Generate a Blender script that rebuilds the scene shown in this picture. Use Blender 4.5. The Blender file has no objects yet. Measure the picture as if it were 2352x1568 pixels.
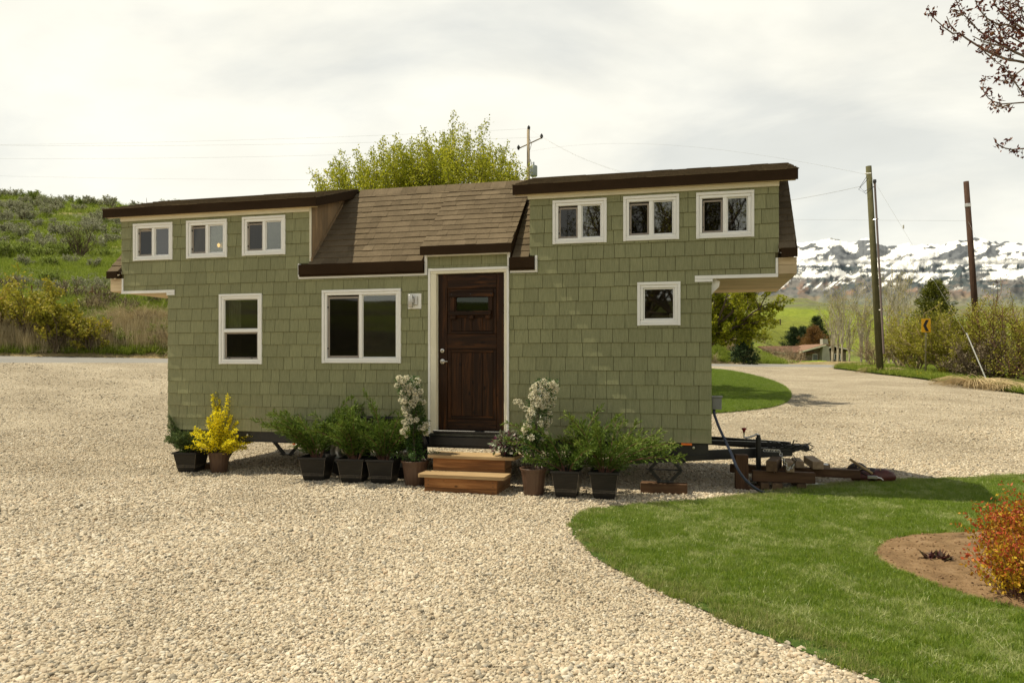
import bpy, math, random
import numpy as np
from mathutils import Vector, Matrix
from mathutils.geometry import delaunay_2d_cdt

sc = bpy.context.scene
COL = sc.collection
PI = math.pi
R = math.radians

# ---------------------------------------------------------------- camera, sky, sun, exposure
YAW = R(14.3); CAMY = -9.475; EYE = 1.64; FPX = 1712.0; CXP = 1176.0; YHP = 825.0
cam_d = bpy.data.cameras.new("camera")
cam = bpy.data.objects.new("camera", cam_d); COL.objects.link(cam)
cam.location = (0, CAMY, EYE); cam.rotation_euler = (R(90), 0, YAW)
cam_d.sensor_width = 36; cam_d.lens = 36 * FPX / 2352.0
cam_d.shift_y = (YHP - 784) / 2352.0
cam_d.clip_start = 0.05; cam_d.clip_end = 30000
sc.camera = cam

SUN_DIR = Vector((0.487, 0.028, -0.873)).normalized()      # the way the light travels
SUN_EL = math.asin(-SUN_DIR.z)
sun_d = bpy.data.lights.new("sun", 'SUN'); sun_d.energy = 5.0; sun_d.angle = R(0.5)
sun_d.color = (1.0, 0.905, 0.70)
sun = bpy.data.objects.new("sun", sun_d); COL.objects.link(sun)
sun.rotation_euler = SUN_DIR.to_track_quat('-Z', 'Y').to_euler(); sun.location = (-10, 0, 20)

world = bpy.data.worlds.new("World"); sc.world = world; world.use_nodes = True
wt = world.node_tree; wt.nodes.clear()
def wn(t, **k):
    n = wt.nodes.new(t)
    for a, b in k.items(): setattr(n, a, b)
    return n
wl = wt.links.new
w_out = wn('ShaderNodeOutputWorld'); w_bg = wn('ShaderNodeBackground'); w_bg.inputs[1].default_value = 0.1
w_sky = wn('ShaderNodeTexSky', sky_type='NISHITA', sun_disc=False)
w_sky.sun_elevation = SUN_EL; w_sky.sun_rotation = math.atan2(-SUN_DIR.x, -SUN_DIR.y)
w_sky.air_density = 1.0; w_sky.dust_density = 2.0; w_sky.altitude = 1500
w_tc = wn('ShaderNodeTexCoord'); w_sep = wn('ShaderNodeSeparateXYZ'); wl(w_tc.outputs['Generated'], w_sep.inputs[0])
w_z = wn('ShaderNodeMath', operation='MAXIMUM'); wl(w_sep.outputs['Z'], w_z.inputs[0]); w_z.inputs[1].default_value = 0.0
w_za = wn('ShaderNodeMath', operation='ADD'); wl(w_z.outputs[0], w_za.inputs[0]); w_za.inputs[1].default_value = 0.28
w_dx = wn('ShaderNodeMath', operation='DIVIDE'); wl(w_sep.outputs['X'], w_dx.inputs[0]); wl(w_za.outputs[0], w_dx.inputs[1])
w_dy = wn('ShaderNodeMath', operation='DIVIDE'); wl(w_sep.outputs['Y'], w_dy.inputs[0]); wl(w_za.outputs[0], w_dy.inputs[1])
w_cmb = wn('ShaderNodeCombineXYZ'); wl(w_dx.outputs[0], w_cmb.inputs[0]); wl(w_dy.outputs[0], w_cmb.inputs[1])
w_map = wn('ShaderNodeMapping'); w_map.inputs['Scale'].default_value = (1.0, 1.25, 1); w_map.inputs['Rotation'].default_value = (0, 0, 0.5)
w_map.inputs['Location'].default_value = (3.1, 0.9, 0)
wl(w_cmb.outputs[0], w_map.inputs[0])
w_n1 = wn('ShaderNodeTexNoise'); w_n1.inputs['Scale'].default_value = 1.15; w_n1.inputs['Detail'].default_value = 9
w_n1.inputs['Roughness'].default_value = 0.52; w_n1.inputs['Distortion'].default_value = 0.35; wl(w_map.outputs[0], w_n1.inputs['Vector'])
w_r1 = wn('ShaderNodeValToRGB'); wl(w_n1.outputs['Fac'], w_r1.inputs[0])
w_r1.color_ramp.elements[0].position = 0.36; w_r1.color_ramp.elements[0].color = (0.70, 0.70, 0.70, 1)
w_r1.color_ramp.elements[1].position = 0.53; w_r1.color_ramp.elements[1].color = (1, 1, 1, 1)
# clouds: cream white where thick; the clear sky behind shows as soft grey-blue
w_cl = wn('ShaderNodeRGB'); w_cl.outputs[0].default_value = (9.6, 9.4, 8.35, 1)
w_n2 = wn('ShaderNodeTexNoise'); w_n2.inputs['Scale'].default_value = 2.6; w_n2.inputs['Detail'].default_value = 8; wl(w_map.outputs[0], w_n2.inputs['Vector'])
w_r2 = wn('ShaderNodeMapRange'); wl(w_n2.outputs['Fac'], w_r2.inputs[0]); w_r2.inputs[1].default_value = 0.35; w_r2.inputs[2].default_value = 0.65
w_r2.inputs[3].default_value = 0.91; w_r2.inputs[4].default_value = 1.0
w_cm = wn('ShaderNodeVectorMath', operation='SCALE'); wl(w_cl.outputs[0], w_cm.inputs[0]); wl(w_r2.outputs[0], w_cm.inputs['Scale'])
# the overcast thins towards the zenith
w_thin = wn('ShaderNodeMapRange', interpolation_type='SMOOTHSTEP'); wl(w_sep.outputs['Z'], w_thin.inputs[0])
w_thin.inputs[1].default_value = 0.42; w_thin.inputs[2].default_value = 0.78; w_thin.inputs[3].default_value = 1.0; w_thin.inputs[4].default_value = 0.04
w_fac = wn('ShaderNodeMath', operation='MULTIPLY'); wl(w_r1.outputs[0], w_fac.inputs[0]); wl(w_thin.outputs[0], w_fac.inputs[1])
w_tint = wn('ShaderNodeMix', data_type='RGBA', blend_type='MULTIPLY'); w_tint.inputs[0].default_value = 1.0
wl(w_sky.outputs[0], w_tint.inputs[6]); w_tint.inputs[7].default_value = (1.0, 0.95, 0.80, 1)
w_mix = wn('ShaderNodeMix', data_type='RGBA'); wl(w_fac.outputs[0], w_mix.inputs[0]); wl(w_tint.outputs[2], w_mix.inputs[6]); wl(w_cm.outputs[0], w_mix.inputs[7])
wl(w_mix.outputs[2], w_bg.inputs[0]); wl(w_bg.outputs[0], w_out.inputs[0])

vs = sc.view_settings
vs.view_transform = 'Standard'; vs.look = 'None'; vs.gamma = 1; vs.use_curve_mapping = False; vs.exposure = 0.18

# ---------------------------------------------------------------- numpy noise, places
def _hash(ix, iy, s):
    h = (ix.astype(np.int64) * 374761393 + iy.astype(np.int64) * 668265263 + s * 974711) & 0x7fffffff
    h = ((h ^ (h >> 13)) * 1274126177) & 0x7fffffff
    return ((h ^ (h >> 16)) & 0xffff) / 65535.0
def vnoise(x, y, s=0):
    x = np.asarray(x, float); y = np.asarray(y, float)
    ix = np.floor(x); iy = np.floor(y); fx = x - ix; fy = y - iy
    fx = fx * fx * (3 - 2 * fx); fy = fy * fy * (3 - 2 * fy)
    a = _hash(ix, iy, s); b = _hash(ix + 1, iy, s); c = _hash(ix, iy + 1, s); d = _hash(ix + 1, iy + 1, s)
    return (a * (1 - fx) + b * fx) * (1 - fy) + (c * (1 - fx) + d * fx) * fy
def fbm(x, y, o=4, s=0, g=0.5):
    t = 0; a = 1; n = 0
    for i in range(o):
        t = t + a * vnoise(x * 2 ** i + 17.3 * i, y * 2 ** i - 9.1 * i, s + i); n += a; a *= g
    return t / n

def polar_to_world(px, w):
    """a bearing (as photo column) and a distance along the camera's heading -> world x, y"""
    u = (np.asarray(px, float) - CXP) / FPX * w
    return u * math.cos(YAW) - w * math.sin(YAW), u * math.sin(YAW) + w * math.cos(YAW) + CAMY

HC = [-2500, -600, 0, 387, 800, 1200, 1633, 1800, 1900, 2000, 2352, 3500]
def kz(ws, ys): return [(w, EYE + (YHP - y) / FPX * w) for w, y in zip(ws, ys)]
KT = []
n_ = len(HC)
KT.append([(0.0, 0.0)] * n_)
KT.append([(13.0, 0.0)] * n_)
KT.append([(16.0, 0.13)] * n_)
KT.append(kz([22, 24, 25, 27, 30, 34, 39, 42, 42, 36, 27, 27], [835, 834, 833, 833, 836, 838, 841, 842, 843, 851, 897, 897]))
KT.append(kz([30, 32, 33, 35, 38, 42, 47, 50, 50, 44, 35, 35], [815, 816, 817, 823, 826, 829, 835, 836, 837, 843, 880, 880]))
KT.append(kz([38, 38, 39, 40, 44, 48, 52, 58, 64, 77, 95, 95], [700, 700, 703, 698, 700, 715, 752, 834, 834, 833, 831, 831]))
KT.append(kz([62, 62, 62, 62, 62, 66, 70, 80, 85, 100, 110, 110], [600, 600, 600, 598, 610, 650, 745, 827, 827, 827, 826, 826]))
KT.append(kz([105, 105, 105, 105, 105, 100, 95, 120, 120, 125, 130, 130], [450, 452, 458, 484, 520, 600, 742, 808, 810, 813, 815, 815]))
KT.append(kz([350] * n_, [520, 520, 530, 560, 600, 680, 714, 711, 712, 722, 740, 740]))
KT.append(kz([900] * n_, [560, 560, 570, 600, 640, 672, 684, 683, 700, 706, 702, 702]))
KT.append(kz([2600] * n_, [712] * n_))
KW = np.array([[p[0] for p in r] for r in KT]); KZ = np.array([[p[1] for p in r] for r in KT])
HA = np.arctan((np.array(HC, float) - CXP) / FPX)
BR = np.array([0, 13, 16, 24, 33, 45, 70, 120, 350, 900, 2600.]); BZ = np.array([0, 0, .13, .8, 1.8, 3.5, 6, 10, 28, 70, 160.])  # ground behind the camera, raised to give the windows a dark reflection
def cols_at(th):
    thc = np.clip(th, HA[0], HA[-1])
    kw = np.array([np.interp(thc, HA, KW[i]) for i in range(len(KT))])
    kzv = np.array([np.interp(thc, HA, KZ[i]) for i in range(len(KT))])
    bl = np.clip((np.abs(th) - R(62)) / R(45), 0, 1); bl = bl * bl * (3 - 2 * bl)
    kw = kw / np.maximum(np.cos(thc), .4)          # to radial distance
    kw = kw * (1 - bl) + BR[:, None] * bl; kzv = kzv * (1 - bl) + BZ[:, None] * bl
    return kw, kzv
def H(x, y):
    x = np.atleast_1d(np.asarray(x, float)); y = np.atleast_1d(np.asarray(y, float)) - CAMY
    u = x * math.cos(YAW) + y * math.sin(YAW); w = -x * math.sin(YAW) + y * math.cos(YAW)
    th = np.arctan2(u, w); r = np.hypot(u, w)
    kw, kzv = cols_at(th)
    z = np.zeros_like(r)
    for i in range(len(KT) - 1):
        m = (r >= kw[i]) & (r < kw[i + 1]) if i < len(KT) - 2 else (r >= kw[i])
        t = (r - kw[i]) / (kw[i + 1] - kw[i] + 1e-9)
        z = np.where(m, kzv[i] + (kzv[i + 1] - kzv[i]) * t, z)
    far = np.clip((r - kw[4] - .3) / 6, 0, 1)
    amp = far * np.clip(r * .012, 0, 3.0)
    z = z + amp * (fbm(x / 6.0 + 40, y / 6.0, 3, 5) - .5) * 1.1 + far * np.clip((r - 60) / 60, 0, 1) * (fbm(x / 30., y / 30., 3, 9) - .5) * 3.0 * np.clip(r / 200, .5, 3)
    near = 1 - far
    z = z + near * .012 * (fbm(x * .9, y * .9, 2, 3) - .5)
    return z
def H1(x, y): return float(H([x], [y])[0])
def hit(px, py):
    """where the line of sight of a photo point meets the ground"""
    ws = np.concatenate([np.arange(2, 40, .02), np.arange(40, 900, .2)])
    x, y = polar_to_world(px, ws); rz = EYE - (py - YHP) / FPX * ws
    k = np.argmax(H(x, y) >= rz)
    return float(x[k]), float(y[k])
def facade(px, py, Y=0.0):
    al = math.atan((px - CXP) / FPX) - YAW
    X = (Y - CAMY) * math.tan(al); w = -X * math.sin(YAW) + (Y - CAMY) * math.cos(YAW)
    return X, EYE + (YHP - py) / FPX * w
def spot(px, w):
    x, y = polar_to_world(px, w); return float(x), float(y)

# ---------------------------------------------------------------- mesh helpers
class MB:
    def __init__(s): s.v = []; s.f = []; s.r = []
    def add(s, vs_, fs, r=None):
        o = len(s.v); s.v += [tuple(v) for v in vs_]; s.f += [tuple(i + o for i in f) for f in fs]
        s.r += [random.random() if r is None else r] * len(fs); return s
    def box(s, x0, x1, y0, y1, z0, z1, r=None, M=None):
        p = [(x, y, z) for x in (x0, x1) for y in (y0, y1) for z in (z0, z1)]
        if M is not None: p = [tuple(M @ Vector(q)) for q in p]
        return s.add(p, [(0, 1, 3, 2), (4, 6, 7, 5), (0, 4, 5, 1), (2, 3, 7, 6), (0, 2, 6, 4), (1, 5, 7, 3)], r)
    def bbox(s, x0, x1, y0, y1, z0, z1, b=0.004, r=None, M=None):
        """box with chamfered edges"""
        pts = []; idx = {}
        for ix, x in enumerate((x0, x1)):
            for iy, y in enumerate((y0, y1)):
                for iz, z in enumerate((z0, z1)):
                    sx, sy, sz = (1 - 2 * ix), (1 - 2 * iy), (1 - 2 * iz)
                    for a in range(3):
                        q = [x + sx * b, y + sy * b, z + sz * b]; q[a] = (x, y, z)[a]
                        idx[(ix, iy, iz, a)] = len(pts); pts.append(q)
        F = []
        for a in range(3):
            o = [i for i in range(3) if i != a]
            for s_ in (0, 1):
                q = []
                for p in ((0, 0), (1, 0), (1, 1), (0, 1)):
                    k = [0, 0, 0]; k[a] = s_; k[o[0]] = p[0]; k[o[1]] = p[1]; q.append(idx[(k[0], k[1], k[2], a)])
                F.append(tuple(q))
            for p in ((0, 0), (0, 1), (1, 0), (1, 1)):       # edge along axis a
                k0 = [0, 0, 0]; k0[o[0]] = p[0]; k0[o[1]] = p[1]; k1 = list(k0); k1[a] = 1
                F.append((idx[(*k0, o[0])], idx[(*k1, o[0])], idx[(*k1, o[1])], idx[(*k0, o[1])]))
        for ix in (0, 1):
            for iy in (0, 1):
                for iz in (0, 1): F.append(tuple(idx[(ix, iy, iz, a)] for a in range(3)))
        if M is not None: pts = [tuple(M @ Vector(q)) for q in pts]
        return s.add(pts, F, r)
    def prism(s, poly, x0, x1, axis='X', r=None):
        """poly of 2D points swept along an axis (X: poly is (y,z); Y: (x,z); Z: (x,y))"""
        def P(a, b, t): return {'X': (t, a, b), 'Y': (a, t, b), 'Z': (a, b, t)}[axis]
        n = len(poly); vs_ = [P(a, b, x0) for a, b in poly] + [P(a, b, x1) for a, b in poly]
        return s.add(vs_, [tuple(range(n))[::-1], tuple(range(n, 2 * n))] + [(i, (i + 1) % n, n + (i + 1) % n, n + i) for i in range(n)], r)
    def tube(s, pts, rad, n=6, r=None, caps=True):
        pts = [Vector(p) for p in pts]; m = len(pts)
        if not hasattr(rad, '__len__'): rad = [rad] * m
        o = len(s.v); up = Vector((0, 0, 1)); rr = random.random() if r is None else r
        d0 = (pts[1] - pts[0]).normalized()
        if abs(d0.z) > .9: up = Vector((1, 0, 0))
        for i, p in enumerate(pts):
            d = (pts[min(i + 1, m - 1)] - pts[max(i - 1, 0)]).normalized()
            a = d.cross(up)
            if a.length < 1e-4: a = d.cross(Vector((0, 1, 0)))
            a.normalize(); b = d.cross(a)
            for k in range(n):
                t = 2 * PI * k / n; s.v.append(tuple(p + (a * math.cos(t) + b * math.sin(t)) * rad[i]))
        for i in range(m - 1):
            for k in range(n):
                k2 = (k + 1) % n; s.f.append((o + i * n + k, o + i * n + k2, o + (i + 1) * n + k2, o + (i + 1) * n + k)); s.r.append(rr)
        if caps:
            s.f.append(tuple(o + k for k in range(n))[::-1]); s.f.append(tuple(o + (m - 1) * n + k for k in range(n))); s.r += [rr, rr]
        return s
    def lathe(s, prof, n=24, c=(0, 0, 0), r=None, flute=0, nf=12):
        o = len(s.v); m = len(prof)
        for (rad, z) in prof:
            for k in range(n):
                t = 2 * PI * k / n; q = rad * (1 - flute * (abs(math.sin(t * nf / 2))))
                s.v.append((c[0] + q * math.cos(t), c[1] + q * math.sin(t), c[2] + z))
        rr = random.random() if r is None else r
        for i in range(m - 1):
            for k in range(n):
                k2 = (k + 1) % n; s.f.append((o + i * n + k, o + i * n + k2, o + (i + 1) * n + k2, o + (i + 1) * n + k)); s.r.append(rr)
        return s
    def build(s, name, mat, parent=None, smooth=False, **props):
        me = bpy.data.meshes.new(name); me.from_pydata(s.v, [], s.f); me.update()
        at = me.attributes.new('rnd', 'FLOAT', 'FACE'); at.data.foreach_set('value', s.r[:len(me.polygons)] if len(s.r) >= len(me.polygons) else [0.5] * len(me.polygons))
        if smooth: me.shade_smooth()
        if mat: me.materials.append(mat)
        return link(bpy.data.objects.new(name, me), parent, **props)
def link(o, parent=None, **props):
    COL.objects.link(o)
    if parent is not None: o.parent = parent
    for k, v in props.items(): o[k] = v
    return o
def np_mesh(name, V, Q, rnd=None, mat=None, smooth=False):
    """V (n,3), Q (m,4) quads -> mesh"""
    me = bpy.data.meshes.new(name); V = np.asarray(V, np.float32); Q = np.asarray(Q, np.int32)
    k = Q.shape[1]
    me.vertices.add(len(V)); me.vertices.foreach_set('co', V.ravel())
    me.loops.add(Q.size); me.loops.foreach_set('vertex_index', Q.ravel())
    me.polygons.add(len(Q)); me.polygons.foreach_set('loop_start', np.arange(0, Q.size, k, dtype=np.int32))
    me.update(calc_edges=True); me.validate()
    if rnd is not None and len(rnd) == len(me.polygons):
        at = me.attributes.new('rnd', 'FLOAT', 'FACE'); at.data.foreach_set('value', np.asarray(rnd, np.float32))
    if smooth: me.shade_smooth()
    if mat: me.materials.append(mat)
    return me
def thing(name, label, cat, loc=(0, 0, 0), rz=0, group=None):
    o = bpy.data.objects.new(name, None); COL.objects.link(o); o.empty_display_size = .2
    o.location = loc; o.rotation_euler = (0, 0, rz); o['label'] = label; o['category'] = cat
    if group: o['group'] = group
    return o
def tag(o, label, cat, group=None):
    o['label'] = label; o['category'] = cat
    if group: o['group'] = group
    return o
def dup(root, loc, rz, label=None, scale=None):
    r = root.copy(); COL.objects.link(r); r.location = loc; r.rotation_euler = (0, 0, rz)
    if scale is not None: r.scale = scale
    if label: r['label'] = label
    for ch in list(root.children):
        c = ch.copy(); COL.objects.link(c); c.parent = r
        for g in list(ch.children):
            d = g.copy(); COL.objects.link(d); d.parent = c
    return r

# ---------------------------------------------------------------- materials
class NT:
    def __init__(s, name, rough=0.8, spec=0.3, metal=0.0):
        s.m = bpy.data.materials.new(name); s.m.use_nodes = True; s.t = s.m.node_tree
        s.b = s.t.nodes['Principled BSDF']; s.o = s.t.nodes['Material Output']
        s.b.inputs['Roughness'].default_value = rough; s.b.inputs['Specular IOR Level'].default_value = spec
        s.b.inputs['Metallic'].default_value = metal
    def n(s, t, **k):
        x = s.t.nodes.new(t)
        for a, b in k.items(): setattr(x, a, b)
        return x
    def l(s, a, b): s.t.links.new(a, b)
    def coord(s, kind='Object', scale=(1, 1, 1), rot=(0, 0, 0)):
        c = s.n('ShaderNodeTexCoord'); m = s.n('ShaderNodeMapping'); m.inputs['Scale'].default_value = scale; m.inputs['Rotation'].default_value = rot
        if kind == 'World':
            g = s.n('ShaderNodeNewGeometry'); s.l(g.outputs['Position'], m.inputs[0])
        else: s.l(c.outputs[kind], m.inputs[0])
        return m.outputs[0]
    def noise(s, vec, scale, detail=4, rough=.5, dist=0):
        x = s.n('ShaderNodeTexNoise'); x.inputs['Scale'].default_value = scale; x.inputs['Detail'].default_value = detail
        x.inputs['Roughness'].default_value = rough; x.inputs['Distortion'].default_value = dist
        if vec is not None: s.l(vec, x.inputs['Vector'])
        return x.outputs['Fac']
    def ramp(s, fac, stops):
        x = s.n('ShaderNodeValToRGB'); e = x.color_ramp.elements
        while len(e) > len(stops): e.remove(e[-1])
        while len(e) < len(stops): e.new(0.5)
        for i, (p, c) in enumerate(stops): e[i].position = p; e[i].color = (*c, 1) if len(c) == 3 else c
        s.l(fac, x.inputs[0]); return x.outputs[0]
    def mix(s, fac, a, b, mode='MIX'):
        x = s.n('ShaderNodeMix', data_type='RGBA', blend_type=mode)
        for v, i in ((fac, 0), (a, 6), (b, 7)):
            if hasattr(v, 'is_linked'): s.l(v, x.inputs[i])
            elif i == 0: x.inputs[0].default_value = v
            else: x.inputs[i].default_value = (*v, 1) if not hasattr(v, 'default_value') and len(v) == 3 else v
        return x.outputs[2]
    def attr(s, name, kind='GEOMETRY'):
        x = s.n('ShaderNodeAttribute', attribute_name=name, attribute_type=kind); return x.outputs['Fac']
    def orand(s): return s.n('ShaderNodeObjectInfo').outputs['Random']
    def math(s, op, a, b=0.0):
        x = s.n('ShaderNodeMath', operation=op)
        for v, i in ((a, 0), (b, 1)):
            if hasattr(v, 'is_linked'): s.l(v, x.inputs[i])
            else: x.inputs[i].default_value = v
        return x.outputs[0]
    def mr(s, v, a, b, c, d):
        x = s.n('ShaderNodeMapRange'); s.l(v, x.inputs[0])
        for i, q in enumerate((a, b, c, d)): x.inputs[i + 1].default_value = q
        return x.outputs[0]
    def bump(s, h, strength=.4, dist=.01):
        x = s.n('ShaderNodeBump'); x.inputs['Strength'].default_value = strength; x.inputs['Distance'].default_value = dist
        s.l(h, x.inputs['Height']); s.l(x.outputs[0], s.b.inputs['Normal']); return x
    def base(s, c):
        if hasattr(c, 'is_linked'): s.l(c, s.b.inputs['Base Color'])
        else: s.b.inputs['Base Color'].default_value = (*c, 1)
        return s
def flat(name, c, rough=.6, spec=.3, metal=0, var=.12, scale=9, bump=0.0, bscale=60):
    m = NT(name, rough, spec, metal); v = m.coord('Object')
    n = m.noise(v, scale, 6, .6)
    lo = tuple(x * (1 - var) for x in c); hi = tuple(min(1, x * (1 + var)) for x in c)
    m.base(m.ramp(n, [(.3, lo), (.7, hi)]))
    if bump: m.bump(m.noise(v, bscale, 4), bump, .004)
    return m.m
def leafmat(name, stops, rough=.55, trans=.3, rndsrc='rnd', patch=None, spec=.25):
    m = NT(name, rough, spec)
    a = m.attr('rnd'); g = m.orand()
    k = m.math('ADD', m.math('MULTIPLY', a, .8), m.math('MULTIPLY', g, .2))
    c = m.ramp(k, stops)
    if patch:
        v = m.coord('World'); n = m.noise(v, patch[0], 3)
        c = m.mix(m.mr(n, patch[1], patch[2], 0, 1), c, patch[3])
    m.base(c)
    tr = m.n('ShaderNodeBsdfTranslucent'); m.l(c, tr.inputs[0]) if hasattr(c, 'is_linked') else None
    mx = m.n('ShaderNodeMixShader'); mx.inputs[0].default_value = trans
    m.l(m.b.outputs[0], mx.inputs[1]); m.l(tr.outputs[0], mx.inputs[2]); m.l(mx.outputs[0], m.o.inputs[0])
    return m.m
def woodmat(name, c1, c2, c3, axis=0, scale=1.0, rough=.7, knots=True, bump=.25, objrand=True, spec=.25):
    """grain runs along the given axis (object space)"""
    m = NT(name, rough, spec); s = [22 * scale] * 3; s[axis] = 1.6 * scale
    v0 = m.coord('World')
    if objrand:
        r = m.orand(); cb = m.n('ShaderNodeCombineXYZ')
        for i in range(3): m.l(m.math('MULTIPLY', r, 37.0 + 11 * i), cb.inputs[i])
        va = m.n('ShaderNodeVectorMath', operation='ADD'); m.l(v0, va.inputs[0]); m.l(cb.outputs[0], va.inputs[1]); v0 = va.outputs[0]
    mp = m.n('ShaderNodeMapping'); mp.inputs['Scale'].default_value = s; m.l(v0, mp.inputs[0]); v = mp.outputs[0]
    n1 = m.noise(v, 1.0, 6, .62, .6)
    c = m.ramp(n1, [(.28, c1), (.5, c2), (.72, c3)])
    n2 = m.noise(v0, 2.1 * scale, 3); c = m.mix(m.mr(n2, .35, .65, 0.0, .55), c, tuple(.55 * x + .2 * y for x, y in zip(c1, c3)))
    if knots:
        vo = m.n('ShaderNodeTexVoronoi'); vo.inputs['Scale'].default_value = 1.0
        mp2 = m.n('ShaderNodeMapping'); s2 = [5.5 * scale] * 3; s2[axis] = 3.4 * scale; mp2.inputs['Scale'].default_value = s2; m.l(v0, mp2.inputs[0]); m.l(mp2.outputs[0], vo.inputs['Vector'])
        c = m.mix(m.mr(vo.outputs['Distance'], .05, .12, .85, 0), c, tuple(.45 * x for x in c1))
    if objrand:
        c = m.mix(.9, c, m.ramp(m.orand(), [(0, (.72, .72, .72)), (1, (1.1, 1.08, 1.05))]), 'MULTIPLY')
    m.base(c); m.bump(n1, bump, .004)
    return m.m
# ================================================================ GROUND
def pip(x, y, poly):
    x = np.asarray(x); y = np.asarray(y); c = np.zeros(x.shape, bool); n = len(poly)
    for i in range(n):
        x0, y0 = poly[i]; x1, y1 = poly[(i + 1) % n]
        if y0 == y1: continue
        m = ((y0 > y) != (y1 > y)) & (x < (x1 - x0) * (y - y0) / (y1 - y0) + x0); c ^= m
    return c
def ring_pts(px_pts, flat=True):
    return [hit(*p) for p in px_pts]
def smooth_ring(p, it=2):
    for _ in range(it):
        q = []
        for i in range(len(p)):
            a = p[i]; b = p[(i + 1) % len(p)]
            q += [(a[0] * .75 + b[0] * .25, a[1] * .75 + b[1] * .25), (a[0] * .25 + b[0] * .75, a[1] * .25 + b[1] * .75)]
        p = q
    return p
LAWN = smooth_ring(ring_pts([(1308, 1204), (1325, 1180), (1365, 1169), (1430, 1161), (1530, 1154), (1640, 1147), (1750, 1133), (1850, 1119), (1950, 1109), (2060, 1103), (2200, 1097), (2400, 1090), (2700, 1084), (3300, 1090)])
                   + [spot(3900, 3.2), spot(2700, 2.0)] + ring_pts([(2250, 1680), (2100, 1605), (2000, 1566), (1900, 1524), (1800, 1481), (1700, 1441), (1600, 1399), (1500, 1356), (1400, 1305), (1345, 1262), (1316, 1230)]))
BED = smooth_ring(ring_pts([(2006, 1272), (2028, 1246), (2080, 1233), (2160, 1228), (2260, 1224), (2400, 1220), (2600, 1228), (2800, 1290), (2800, 1400), (2500, 1450), (2352, 1406), (2260, 1388), (2200, 1367), (2130, 1342), (2060, 1313), (2018, 1292)]))
ISLE = smooth_ring(ring_pts([(1633, 848), (1700, 856), (1760, 871), (1800, 887), (1818, 905), (1808, 925), (1765, 938), (1700, 945), (1620, 952), (1450, 962), (1300, 950), (1250, 905), (1300, 865), (1450, 848)]))
VERGE = smooth_ring(ring_pts([(1900, 846), (1950, 851), (2000, 858), (2050, 863), (2100, 869), (2160, 878), (2220, 888), (2290, 897), (2352, 906), (2500, 930), (2800, 985)])
                    + [spot(3300, 26), spot(3300, 60), spot(2800, 66), spot(2352, 62), spot(2150, 55)] + ring_pts([(1990, 842)]), 1)

def draped(name, ring, off, cell, mat):
    """a sheet with a clean outline, lying on the ground"""
    xs = [p[0] for p in ring]; ys = [p[1] for p in ring]
    gx, gy = np.meshgrid(np.arange(min(xs), max(xs), cell), np.arange(min(ys), max(ys), cell))
    gx = gx.ravel() + np.random.uniform(-.2, .2, gx.size) * cell; gy = gy.ravel() + np.random.uniform(-.2, .2, gy.size) * cell
    k = pip(gx, gy, ring); pts = [Vector(p) for p in ring] + [Vector(p) for p in zip(gx[k], gy[k])]
    n = len(ring)
    r = delaunay_2d_cdt(pts, [(i, (i + 1) % n) for i in range(n)], [], 1, 1e-5)
    x = np.array([p.x for p in r[0]]); y = np.array([p.y for p in r[0]])
    mb = MB(); mb.add(np.column_stack([x, y, H(x, y) + off]), r[2], .5)
    return mb.build(name, mat, smooth=True, kind='structure')

# --- materials of the ground
g = NT('gravel_bed', .95, .15)
v = g.coord('World')
vo = g.n('ShaderNodeTexVoronoi'); vo.inputs['Scale'].default_value = 38; vo.inputs['Randomness'].default_value = .95; g.l(v, vo.inputs['Vector'])
cr = g.n('ShaderNodeSeparateColor'); g.l(vo.outputs['Color'], cr.inputs[0])
gcol = g.ramp(cr.outputs[0], [(0, (.20, .17, .125)), (.2, (.40, .345, .255)), (.6, (.53, .465, .355)), (.85, (.62, .56, .45)), (1, (.36, .34, .29))])
gap = g.mr(vo.outputs['Distance'], .45, .85, 1, .62)
gcol = g.mix(1.0, gcol, g.ramp(gap, [(0, (0, 0, 0)), (1, (1, 1, 1))]), 'MULTIPLY')
big = g.noise(v, .55, 5, .6)
gcol = g.mix(1.0, gcol, g.ramp(big, [(.32, (.80, .77, .72)), (.66, (1.06, 1.04, 1.0))]), 'MULTIPLY')
trk = g.noise(g.coord('World', (.25, 1.4, 1), (0, 0, .35)), .9, 4, .6)
gcol = g.mix(1.0, gcol, g.ramp(trk, [(.38, (.87, .85, .82)), (.6, (1.03, 1.02, 1.0))]), 'MULTIPLY')
g.base(gcol)
hgt = g.math('SUBTRACT', 1.0, g.mr(vo.outputs['Distance'], 0, .7, 0, 1)); g.bump(hgt, .9, .022)
GRAVEL = g.m

g = NT('asphalt', .9, .2); v = g.coord('World')
c = g.ramp(g.noise(v, 40, 4), [(.3, (.16, .155, .145)), (.7, (.25, .24, .22))])
c = g.mix(g.mr(g.noise(v, .5, 4), .35, .65, 0, .5), c, (.30, .28, .24)); g.base(c); g.bump(g.noise(v, 90, 3), .3, .01); ASPHALT = g.m

g = NT('lawn_thatch', .95, .1); v = g.coord('World')
c = g.ramp(g.noise(v, 26, 5, .7), [(.3, (.028, .045, .010)), (.55, (.06, .10, .018)), (.8, (.16, .17, .05))]); g.base(c); g.bump(g.noise(v, 60, 3), .6, .02); THATCH = g.m

g = NT('bare_soil', .95, .1); v = g.coord('World')
c = g.ramp(g.noise(v, 5, 8, .7), [(.3, (.13, .082, .042)), (.5, (.25, .16, .082)), (.72, (.36, .245, .14))])
c = g.mix(g.mr(g.noise(v, 38, 3), .62, .72, 0, .7), c, (.11, .07, .04)); g.base(c)
g.bump(g.math('ADD', g.noise(v, 9, 7, .75), g.math('MULTIPLY', g.noise(v, 60, 4), .3)), .9, .05); SOIL = g.m

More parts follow.
